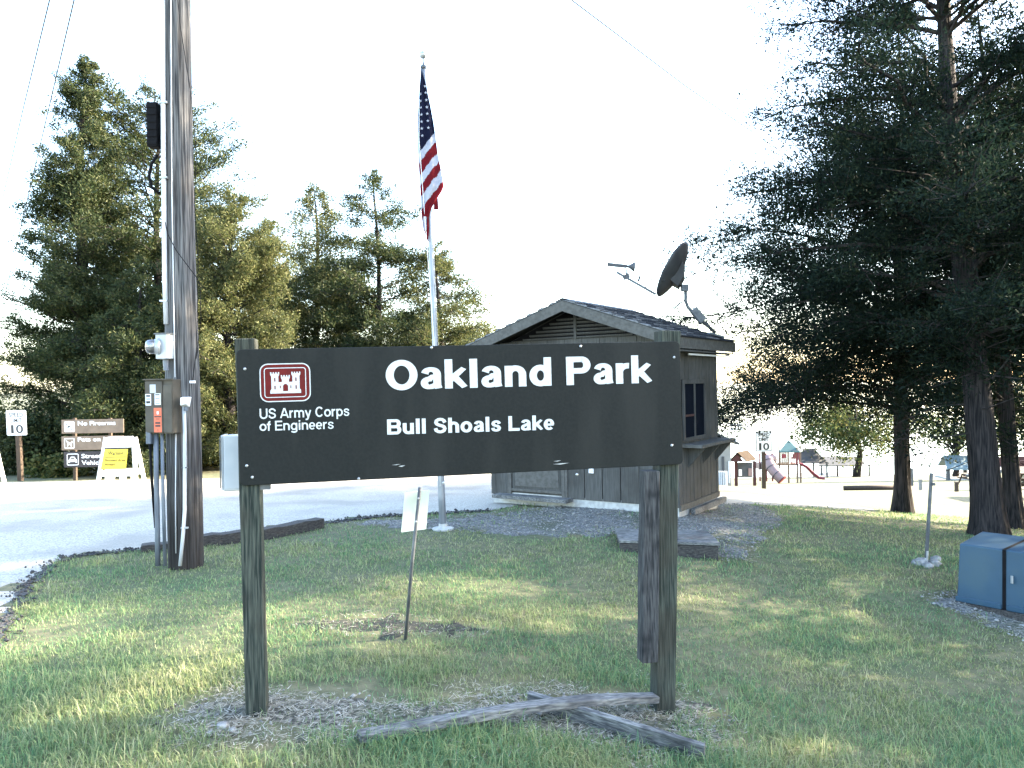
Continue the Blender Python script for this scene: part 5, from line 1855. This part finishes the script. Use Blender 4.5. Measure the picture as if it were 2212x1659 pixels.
# thin steel post with rocks
g = G(2000, 1222)
tpst = thing('marker_post', 'thin leaning steel post standing in a heap of rocks', 'post', g)
MB().tube([g - V3(0, 0, .05), P(2003, 1190, g.y)], .017, 8).build('sleeve', M['steel'], tpst)
MB().bar(P(2001, 1205, g.y), P(2012, 1022, g.y + .03), .03, .022, up=(0, 1, 0)).build('post', M['greysteel'], tpst)
MB().box(P(2017, 1046, g.y), (.03, .02, .03)).build('clip', M['greysteel'], tpst)
words = ('front left', 'front middle', 'largest right hand', 'back right', 'back middle', 'smallest leftmost')
for i, (dx, dy, s) in enumerate(((1985, 1220, .07), (2005, 1226, .06), (2018, 1222, .075), (2022, 1213, .06), (1994, 1214, .05), (1977, 1219, .045))):
    gg = G(dx, dy)
    rr = random.Random(190 + i)
    bm = bmesh.new()
    bmesh.ops.create_icosphere(bm, subdivisions=2, radius=s)
    for v in bm.verts:
        v.co *= rr.uniform(.78, 1.15)
        v.co.z *= .7
    me = bpy.data.meshes.new('rock')
    bm.to_mesh(me)
    bm.free()
    tag(finish('rock', me, M['rock'], loc=gg + V3(0, 0, s * .35)), words[i] + ' rock heaped at the foot of the thin steel post', 'rock', 'rocks round the steel post')


# ------------------------------------------------------------------ speed limit signs
def speed_sign(base, sc_, label, lean=0.0):
    s = thing('speed_limit_sign', label, 'sign', base, 'speed limit signs')
    O = Vector(base)
    X, Z, N = V3(1, 0, 0), V3(lean, 0, 1).normalized(), V3(0, -1, 0)
    MB().hexa(O - X * .05 - Z * .3, X * .1, V3(0, .1, 0), Z * 1.9).build('post', M['brownpost'], s)
    c = O + Z * 1.43 + V3(0, -.006, 0)
    pl = MB().prism(rrect(-.245, -.305, .245, .305, .03), c, X, Z, N * .004).build('plate', M['signwhite'], s)
    for x0, y0, x1, y1 in ((-.228, -.288, .228, -.273), (-.228, .273, .228, .288), (-.228, -.273, -.213, .273), (.213, -.273, .228, .273)):
        MB().prism([(x0, y0), (x1, y0), (x1, y1), (x0, y1)], c, X, Z, N * .0055).build('border', M['ink'], pl)
    for body, w, y, cap in (('SPEED', .35, .145, .10), ('LIMIT', .27, .01, .10)):
        plain_text(body, 'lettering', M['ink'], pl, c, X, Z, N, -w / 2, w / 2, y, cap, .022, .0065)
    plain_text('1', 'digit', M['ink'], pl, c, X, Z, N, -.14, -.07, -.25, .20, .02, .0065)
    plain_text('0', 'digit', M['ink'], pl, c, X, Z, N, -.02, .16, -.25, .20, .02, .0065)
    return s


p = onground(42, 18.8)
speed_sign(V3(*p), 1, 'speed limit ten sign at the far left across the road', -.03)
p = onground(1651, 22.5)
speed_sign(V3(*p), 1, 'speed limit ten sign in front of the playground', .0)

# ------------------------------------------------------------------ park rules sign
d = 18.6
base = V3(*onground(200, d))
rs_ = thing('rules_sign', 'park rules sign of three stacked boards, no firearms on top', 'sign', base)
RU = V3(1, .02, 0).normalized()
RN = V3(.02, -1, 0).normalized()
for dx in (163, 240):
    b = V3(*onground(dx, d + .11))
    t = P(dx - 2, 903, d + .11)
    MB().bar(b - V3(0, 0, .2), t, .07, .07, up=(0, 1, 0)).build('post', M['brownpost'], rs_)


def rule_board(x0, x1, y0, y1, mat):
    o = P(x0, y1, d)
    w = (P(x1, y1, d) - o).length
    h = (P(x0, y0, d) - o).length
    bd = MB().hexa(o, RU * w, UPZ * h, -RN * .02).build('board', mat, rs_, bev=.004)
    return o, w, h, bd


def frame_icon(o, h, mat_bg, mat_fg, bd):
    s = h * .74
    q = o + RU * h * .2 + UPZ * h * .13
    MB().prism(rrect(0, 0, s, s, s * .12), q, RU, UPZ, RN * .003).build('icon', M['signwhite'], bd)
    return q, s


def line(body, o, w, bd, x0, x1, z, cap):
    plain_text(body, 'lettering', M['signwhite'], bd, o, RU, UPZ, RN, x0, x1, z, cap, .02, .004)


o, w, h, bd = rule_board(133, 266, 907, 937, M['rulebrown'])
qi, s_ = frame_icon(o, h, 0, 0, bd)
MB().prism([(s_ / 2 + s_ * .40 * math.cos(t / 24 * 6.2832), s_ / 2 + s_ * .40 * math.sin(t / 24 * 6.2832)) for t in range(24)], qi, RU, UPZ, RN * .0045).build('ring', M['ink'], bd)
MB().prism([(s_ / 2 + s_ * .34 * math.cos(t / 24 * 6.2832), s_ / 2 + s_ * .34 * math.sin(t / 24 * 6.2832)) for t in range(24)], qi, RU, UPZ, RN * .006).build('ring_field', M['signwhite'], bd)
MB().prism([(.30 * s_, .52 * s_), (.66 * s_, .60 * s_), (.66 * s_, .52 * s_), (.46 * s_, .46 * s_), (.40 * s_, .32 * s_), (.32 * s_, .34 * s_)], qi, RU, UPZ, RN * .0075).build('pistol', M['ink'], bd)
MB().prism([(.24 * s_, .72 * s_), (.28 * s_, .76 * s_), (.76 * s_, .28 * s_), (.72 * s_, .24 * s_)], qi, RU, UPZ, RN * .009).build('slash', M['ink'], bd)
line('No Firearms', o, w, bd, h * 1.18, w * .87, h * .58, h * .30)
o, w, h, bd = rule_board(133, 266, 943, 973, M['rulebrown'])
qi, s_ = frame_icon(o, h, 0, 0, bd)
MB().prism(rrect(.08 * s_, .08 * s_, .92 * s_, .92 * s_, .06 * s_), qi, RU, UPZ, RN * .0045).build('icon_field', M['rulebrown'], bd)
MB().prism([(.2 * s_, .8 * s_), (.5 * s_, .58 * s_), (.7 * s_, .62 * s_), (.76 * s_, .76 * s_), (.86 * s_, .6 * s_), (.74 * s_, .5 * s_), (.74 * s_, .18 * s_), (.64 * s_, .18 * s_), (.62 * s_, .36 * s_), (.4 * s_, .36 * s_), (.36 * s_, .18 * s_), (.28 * s_, .18 * s_), (.3 * s_, .55 * s_), (.16 * s_, .76 * s_)], qi, RU, UPZ, RN * .006).build('dog', M['signwhite'], bd)
line('Pets on Leash', o, w, bd, h * 1.18, w * .95, h * .62, h * .30)
o, w, h, bd = rule_board(138, 266, 976, 1010, M['ruledark'])
qi, s_ = frame_icon(o, h, 0, 0, bd)
MB().prism(rrect(.06 * s_, .06 * s_, .94 * s_, .94 * s_, .08 * s_), qi, RU, UPZ, RN * .0045).build('icon_field', M['ruledark'], bd)
MB().prism([(.14 * s_, .22 * s_), (.14 * s_, .46 * s_), (.24 * s_, .54 * s_), (.34 * s_, .74 * s_), (.66 * s_, .74 * s_), (.76 * s_, .54 * s_), (.86 * s_, .46 * s_), (.86 * s_, .22 * s_), (.74 * s_, .22 * s_), (.74 * s_, .30 * s_), (.26 * s_, .30 * s_), (.26 * s_, .22 * s_)], qi, RU, UPZ, RN * .006).build('car_symbol', M['signwhite'], bd)
MB().prism([(.32 * s_, .55 * s_), (.39 * s_, .68 * s_), (.61 * s_, .68 * s_), (.68 * s_, .55 * s_)], qi, RU, UPZ, RN * .0075).build('car_window', M['ruledark'], bd)
wa, wb_ = h * 1.12, w * .93
for z_, ws_ in ((.58, (('Street', 0, .53), ('Legal', .60, 1.0))), (.16, (('Vehicles', 0, .66), ('Only', .72, 1.04)))):
    for wd_, f0_, f1_ in ws_:
        line(wd_, o, w, bd, wa + (wb_ - wa) * f0_, wa + (wb_ - wa) * f1_, h * z_, h * .26)


# ------------------------------------------------------------------ folding warning barricades
def barricade(base, label, written=True):
    s = thing('sandwich_board', label, 'barricade', base, 'white folding barricades')
    O = Vector(base)
    for sgn in (-1, 1):
        # a leaning frame: two stiles, a top plate and two rails
        lean = V3(0, -.16 * sgn, 0)
        N = V3(0, -1 * sgn, .15).normalized()
        Zv = V3(0, .15 * sgn, 1).normalized()
        o = O + V3(0, -.20 * sgn, 0)
        for side in (-1, 1):
            b0 = o + V3(.43 * side, 0, 0)
            b1 = o + V3(.31 * side, 0, 0) + Zv * 1.06
            MB().bar(b0, b1, .085, .035, up=N).build('stile', M['plasticwhite'], s, bev=.006)
        tpn = MB().prism([(-.27, .84), (.27, .84), (.255, 1.08), (-.255, 1.08)], o, V3(1, 0, 0), Zv, N * .03).build('top_plate', M['plasticwhite'], s, bev=.006)
        MB().prism([(-.385, .20), (.385, .20), (.365, .34), (-.365, .34)], o, V3(1, 0, 0), Zv, N * .03).build('rail', M['plasticwhite'], s, bev=.006)
        for a in (-.14, .12):
            MB().prism([(a, .0), (a + .09, .0), (a + .085, .19), (a + .005, .19)], o, V3(1, 0, 0), Zv, N * .025).build('foot', M['plasticwhite'], s)
        if sgn == 1 and written:
            yb = MB().prism([(-.36, .36), (.20, .36), (.22, .80), (-.30, .80)], o + N * .033, V3(1, 0, 0), Zv, N * .006).build('warning_panel', M['yellow'], s)
            q = o + N * .040
            MB().prism([(-.305, .80), (.22, .80), (.222, .835), (-.30, .835)], q, V3(1, 0, 0), Zv, N * .002).build('bar', M['ink'], yb)
            MB().prism([(-.28, .615), (.20, .62), (.20, .635), (-.28, .63)], q, V3(1, 0, 0), Zv, N * .002).build('bar', M['ink'], yb)
            plain_text('Warning', 'lettering', M['ink'], yb, q, V3(1, 0, 0), Zv, N, -.22, .12, .67, .09, .02, .002)
            plain_text('Flooded Area', 'lettering', M['darkred'], yb, q, V3(1, 0, 0), Zv, N, -.28, .18, .53, .055, .02, .002)
            plain_text('Ahead', 'lettering', M['darkred'], yb, q, V3(1, 0, 0), Zv, N, -.28, -.05, .44, .055, .02, .002)
    MB().lathe(O + V3(0, -.08, 1.0), (0, -1, 0), [(0, .016), (.01, .016)], 10).build('hinge_bolt', M['ink'], s)
    return s


p = onground(262, 17.3)
barricade(V3(*p), 'white folding barricade with yellow flooded area warning beside the rules sign')
p = onground(-43, 17.6)
barricade(V3(*p), 'plain white folding barricade cut off by the left edge', False)

# ------------------------------------------------------------------ down in the park
def gz(dx, d, dz=0.0):
    x, y, z = onground(dx, d)
    return V3(x, y, z + dz)


# info kiosk
kb = gz(1608, 50)
ki = thing('notice_kiosk', 'brown roofed notice board kiosk left of the playground', 'kiosk', kb)
s = 50 / FD
for dx, r in ((1591, 1048), (1631, 1051)):
    MB().hexa(P(dx - 2.6, r, 50) - V3(0, 0, .4), V3(.17, 0, 0), V3(0, .17, 0), V3(0, 0, 2.05)).build('post', M['darkred'], ki)
MB().hexa(P(1594, 1031, 50.05), V3(.95, 0, 0), V3(0, .06, 0), V3(0, 0, .95)).build('notice_board', M['greyroof'], ki)
MB().hexa(P(1596, 1028, 50.0), V3(.20, 0, 0), V3(0, .03, 0), V3(0, 0, .42)).build('notice', M['signwhite'], ki)
MB().hexa(P(1617, 1028, 50.0), V3(.26, 0, 0), V3(0, .03, 0), V3(0, 0, .5)).build('notice', M['playpink'], ki)
a0, a1, a2 = P(1574, 998, 49.4), P(1593, 979, 49.4), P(1612, 998, 49.4)
dv = V3(1.05, 1.3, 0)
for u, v in ((a0, a1), (a1, a2)):
    MB().hexa(u, v - u, dv, V3(0, 0, .08)).build('roof_slope', M['brownroof'], ki)
MB().add([a0 + V3(.1, .1, 0), a2 + V3(-.1, .1, 0), a1 + V3(0, .1, -.05), a0 + V3(.1, .2, 0), a2 + V3(-.1, .2, 0), a1 + V3(0, .2, -.05)], [(0, 1, 2), (5, 4, 3), (0, 3, 4, 1), (1, 4, 5, 2), (2, 5, 3, 0)]).build('gable', M['darkred'], ki)

# playground
pb = gz(1700, 60)
D0 = 60.0
pl = thing('playground_set', 'red and tan playground tower with tube slide and teal roof', 'playground', pb)
for dx, r in ((1683, 1046), (1703, 1049), (1722, 1050), (1729, 1046)):
    b = P(dx, r, D0 + (.9 if dx in (1703, 1729) else 0))
    MB().hexa(b - V3(0, 0, .5), V3(.11, 0, 0), V3(0, .11, 0), V3(0, 0, 3.5)).build('post', M['playtan'], pl)
MB().hexa(P(1683, 1006, D0), V3(1.5, 0, 0), V3(0, 1.3, 0), V3(0, 0, .12)).build('deck', M['playtan'], pl)
for i in range(5):
    MB().hexa(P(1684 + i * 4.2, 1003, D0 - .05), V3(.12, 0, 0), V3(0, .04, 0), V3(0, 0, 1.05)).build('slat', M['playtan'], pl)
for i in range(6):
    MB().hexa(P(1709 + i * 3.4, 1003, D0 - .05), V3(.06, 0, 0), V3(0, .05, 0), V3(0, 0, 1.1)).build('bar', M['playred'], pl)
MB().lathe(P(1693, 985, D0 - .08), (0, -1, 0), [(0, .18), (.05, .18), (.06, .1)], 14).build('bubble', M['playred'], pl)
ap = P(1703, 950, D0 + .6)
rim = [P(1683, 975, D0 - .1), P(1728, 975, D0 - .1), P(1734, 972, D0 + 1.3), P(1689, 972, D0 + 1.3)]
MB().add([ap] + rim + [r_ - V3(0, 0, .08) for r_ in rim], [(0, 1, 2), (0, 2, 3), (0, 3, 4), (0, 4, 1), (1, 5, 6, 2), (2, 6, 7, 3), (3, 7, 8, 4), (4, 8, 5, 1), (8, 7, 6, 5)]).build('roof', M['teal'], pl)
tp_ = [P(1668, 992, D0 + .4), P(1660, 993, D0), P(1662, 1003, D0 - .3), P(1672, 1018, D0 - .7), P(1686, 1032, D0 - 1.1), P(1690, 1036, D0 - 1.2)]
MB().tube(smooth3 if False else tp_, .42, 18, cap=False).build('tube_slide', M['playpink'], pl, smooth=True)
MB().tube([tp_[-1], P(1691, 1037, D0 - 1.22)], [.43, .38], 18).build('tube_mouth', M['playred'], pl)
for i in range(1, 4):
    MB().tube([tp_[i].lerp(tp_[i + 1], .45), tp_[i].lerp(tp_[i + 1], .52)], .45, 18).build('tube_ring', M['greyroof'], pl)
sl = [P(1729, 1003, D0), P(1742, 1010, D0 - .2), P(1756, 1024, D0 - .4), P(1768, 1033, D0 - .5), P(1779, 1034, D0 - .6)]
for e in (-.25, .25):
    MB().tube([p_ + V3(0, e, .08) for p_ in sl], .07, 8).build('slide_rail', M['playred'], pl)
v = []
for p_ in sl:
    v += [p_ + V3(0, -.25, 0), p_ + V3(0, .25, 0), p_ + V3(0, -.25, -.06), p_ + V3(0, .25, -.06)]
MB().add(v, [(4 * i + j, 4 * i + k_, 4 * i + 4 + k_, 4 * i + 4 + j) for i in range(4) for j, k_ in ((0, 1), (3, 2), (2, 0), (1, 3))]).build('slide_bed', M['playred'], pl)
MB().hexa(P(1640, 1014, D0), V3(1.1, 0, 0), V3(0, .9, 0), V3(0, 0, .5)).build('bridge_panel', M['playpink'], pl)
for dx in (1641, 1655, 1668):
    MB().hexa(P(dx, 1040, D0), V3(.1, 0, 0), V3(0, .1, 0), V3(0, 0, 2.2)).build('post', M['playred'], pl)


# pavilions
def pavilion(name, label, dx0, dx1, d, eave, ridge, base_drop, roofmat, gable=M['bldwhite'], depth=6.0, posts=4):
    b = gz((dx0 + dx1) / 2, d)
    s = thing(name, label, 'pavilion', b, 'picnic pavilions')
    p0, p1 = P(dx0, eave, d), P(dx1, eave, d)
    zr = P(dx0, ridge, d).z
    w = (p1 - p0).length
    X = (p1 - p0).normalized()
    X.z = 0
    gl_ = w * .32
    # ridge runs along the picture with the gable end turned to the viewer's right
    r0 = p0 + X * (w * .18) + V3(0, depth / 2, zr - p0.z)
    r1 = p1 - X * gl_ + V3(0, -.0, zr - p0.z)
    r1 = p1 - X * (gl_ * .5) + V3(0, depth / 2, zr - p0.z)
    c0, c1, c2, c3 = p0, p1 - X * gl_, p1 + V3(0, depth, 0), p0 + V3(0, depth, 0) + X * w * .3
    MB().add([c0, c1, r1, r0, c0 + V3(0, 0, -.15), c1 + V3(0, 0, -.15), r1 + V3(0, 0, -.15), r0 + V3(0, 0, -.15)], [(0, 1, 2, 3), (7, 6, 5, 4), (0, 4, 5, 1), (1, 5, 6, 2), (2, 6, 7, 3), (3, 7, 4, 0)]).build('roof_slope', roofmat, s)
    MB().add([c3, r0, r1, c2, c3 + V3(0, 0, -.15), r0 + V3(0, 0, -.15), r1 + V3(0, 0, -.15), c2 + V3(0, 0, -.15)], [(0, 1, 2, 3), (7, 6, 5, 4), (0, 4, 5, 1), (1, 5, 6, 2), (2, 6, 7, 3), (3, 7, 4, 0)]).build('roof_slope', roofmat, s)
    g0, g1, g2 = c1 + V3(.02, -.02, -.16), r1 + V3(.02, -.02, -.2), p1 + V3(.02, .3, -.16)
    MB().add([g0, g2, g1, g0 + V3(0, .2, 0), g2 + V3(0, .2, 0), g1 + V3(0, .2, 0)], [(0, 1, 2), (5, 4, 3), (0, 3, 4, 1), (1, 4, 5, 2), (2, 5, 3, 0)]).build('gable', gable, s)
    gc = (g0 + g2 + g1) / 3
    MB().box(gc + V3(0, -.08, .05), (.5, .1, .3)).build('vent', M['ink'], s)
    for i in range(posts):
        f = .06 + .86 * i / (posts - 1)
        q_ = p0 + X * w * f
        zb = zf(q_.x, q_.y)
        MB().hexa(V3(q_.x, q_.y + .3, zb - .2), V3(.22, 0, 0), V3(0, .22, 0), V3(0, 0, q_.z - zb + .15)).build('post', M['brownpost'] if i % 2 else M['greysteel'], s)
    MB().hexa(p0 + X * .4 + V3(0, .2, 0) + V3(0, 0, zf(p0.x, p0.y) - p0.z - .05), X * (w - 1), V3(0, depth - .6, 0), V3(0, 0, .12)).build('slab', M['concrete'], s)
    return s


pavilion('pavilion', 'white gabled picnic pavilion with grey roof right of the red slide', 1768, 1888, 128.0, 1005, 990, 0, M['greyroof'])
pavilion('pavilion', 'darker roofed picnic pavilion directly behind the playground tower', 1726, 1792, 118.0, 999, 973, 0, M['greyroof'], gable=M['greyroof'], depth=7, posts=3)
pavilion('pavilion', 'pale blue metal roofed shelter beside the thick cedar trunk', 2046, 2132, 60.0, 1011, 987, 0, M['blueroof'], depth=3, posts=3)

# white block building at the booth's right edge
wbx = gz(1545, 46)
wb = thing('white_building', 'bright white block building just right of the booth', 'building', wbx)
x0, x1 = P(1500, 1048, 46), P(1580, 1048, 46)
zb = zf(x1.x, x1.y) - .4
topl, topr = P(1500, 922, 46), P(1580, 958, 46)
MB().add([V3(x0.x, 46, zb), V3(x1.x, 46, zb), V3(x1.x, 46, topr.z), V3(x0.x, 46, topl.z), V3(x0.x, 54, zb), V3(x1.x, 54, zb), V3(x1.x, 54, topr.z), V3(x0.x, 54, topl.z)],
         [(0, 1, 2, 3), (7, 6, 5, 4), (0, 4, 5, 1), (1, 5, 6, 2), (2, 6, 7, 3), (3, 7, 4, 0)]).build('wall', M['bldwhite'], wb)
ra, rb_ = P(1500, 917, 45.6), P(1598, 962, 45.6)
MB().hexa(ra, rb_ - ra, V3(0, 9, 0), V3(0, 0, .14)).build('roof', M['greyroof'], wb)
MB().box(P(1566, 956, 45.9), (.32, .2, .16)).build('lamp', M['greyroof'], wb, bev=.04)
MB().box(P(1562, 1006, 45.97), (.14, .06, 1.1)).build('window', M['greyroof'], wb)
MB().box(P(1575, 1020, 45.97), (.08, .06, 1.3)).build('downpipe', M['paper'], wb)

# slatted bin
bn = gz(1562, 43.5)
bn.z = P(1562, 1048, 43.5).z
tb_ = thing('litter_bin', 'slatted grey litter bin at the corner of the white building', 'bin', bn)
MB().lathe(bn + V3(0, 0, .04), (0, 0, 1), [(0, .19), (.72, .19)], 16).build('drum', M['greyroof'], tb_)
for i in range(14):
    a = 2 * math.pi * i / 14
    MB().box(bn + V3(.215 * math.cos(a), .215 * math.sin(a), .39), (.05, .05, .78)).build('slat', M['paper'], tb_)

# light mast far away
lm = gz(1590, 150)
ls = thing('light_mast', 'pale floodlight mast far off above the kiosk', 'light pole', lm)
mt = P(1590, 930, 150)
MB().tube([lm - V3(0, 0, .5), mt], [.14, .10], 8).build('mast', M['paper'], ls)
for r_ in (0, 1):
    MB().box(mt + V3(0, 0, .1 + r_ * .75), (2.4, .12, .12)).build('crossbar', M['paper'], ls)
    for k in range(4):
        MB().box(mt + V3(-.9 + k * .6, -.2, .35 + r_ * .75), (.42, .3, .36)).build('floodlight', M['signwhite'], ls)
# log
p0, p1 = P(1822, 1057, 33), P(1936, 1061, 32.4)
p0.z, p1.z = zf(p0.x, p0.y) + .1, zf(p1.x, p1.y) + .1
tag(MB().tube([p0, p0.lerp(p1, .5), p1], [.10, .11, .10], 10).build('parking_log', M['brownpost'], None, smooth=True, loc=p0), 'long log kerb on the sunlit lawn left of the second cedar trunk', 'log')
# small posts on the lawn
for dx, d_, h_, mk, lab in ((1970, 40, .9, 'greysteel', 'thin dark post on the sunlit lawn nearest the second cedar trunk'), (1988, 31, .42, 'bldwhite', 'short white post on the sunlit lawn'), (2066, 28, .33, 'brownpost', 'short brown post on the lawn left of the thick cedar trunk')):
    b = gz(dx, d_)
    o_ = MB().hexa(b - V3(.05, .05, .2), V3(.10, 0, 0), V3(0, .10, 0), V3(0, 0, h_ + .2)).hexa(b - V3(.06, .06, -h_), V3(.12, 0, 0), V3(0, .12, 0), V3(0, 0, .03)).build('lawn_post', M[mk], None, loc=b)
    tag(o_, lab, 'post', 'short posts on the far lawn')


# picnic tables
def picnic(base, label, s=1.0, rz=0.0):
    t = thing('picnic_table', label, 'picnic table', base, 'picnic tables')
    R = Matrix.Rotation(rz, 3, 'Z')
    B = Vector(base)

    def bx_(c, sz, nm):
        MB().box(B + R @ (V3(*c) * s), V3(*sz) * s, rz=rz).build(nm, M['brownpost'], t)
    for k in range(4):
        bx_((0, -.28 + k * .185, .74), (1.8, .17, .04), 'top_board')
    for k in (-1, 1):
        bx_((0, .68 * k, .44), (1.8, .24, .04), 'seat_board')
        bx_((.6 * k, 0, .42), (.06, 1.4, .08), 'cross_beam')
        for m_ in (-1, 1):
            MB().bar(B + R @ (V3(.6 * k, .62 * m_, 0) * s), B + R @ (V3(.6 * k, .25 * m_, .72) * s), .06 * s, .08 * s, up=(1, 0, 0)).build('leg', M['brownpost'], t)
    return t


picnic(gz(2102, 42), 'picnic table beside the pale blue shelter', .8, .2)
picnic(gz(2218, 21), 'dark picnic table at the right edge behind the third cedar trunk', 1.0, 1.2)

# flat trailer at the right edge
tr0 = gz(2210, 30)
tr = thing('utility_trailer', 'white and dark red utility trailer at the right edge', 'trailer', tr0)
MB().box(tr0 + V3(.4, 0, .75), (3.0, 1.5, .12)).build('deck', M['bldwhite'], tr)
MB().box(tr0 + V3(.4, -.74, 1.0), (2.9, .04, .38)).build('side_panel', M['darkred'], tr)
MB().box(tr0 + V3(.4, .74, 1.0), (2.9, .04, .38)).build('side_panel', M['darkred'], tr)
for yy in (-.85, .85):
    wl = MB().lathe(tr0 + V3(.4, yy, .33), (0, 1, 0), [(-.09, .30), (-.08, .33), (.08, .33), (.09, .30)], 20).build('wheel', M['ink'], tr)
    MB().lathe(tr0 + V3(.4, yy, .33), (0, 1, 0), [(-.1, .17), (.1, .17)], 14).build('rim', M['steel'], wl)
MB().bar(tr0 + V3(-1.1, 0, .7), tr0 + V3(-2.2, 0, .55), .1, .1).build('drawbar', M['greysteel'], tr)
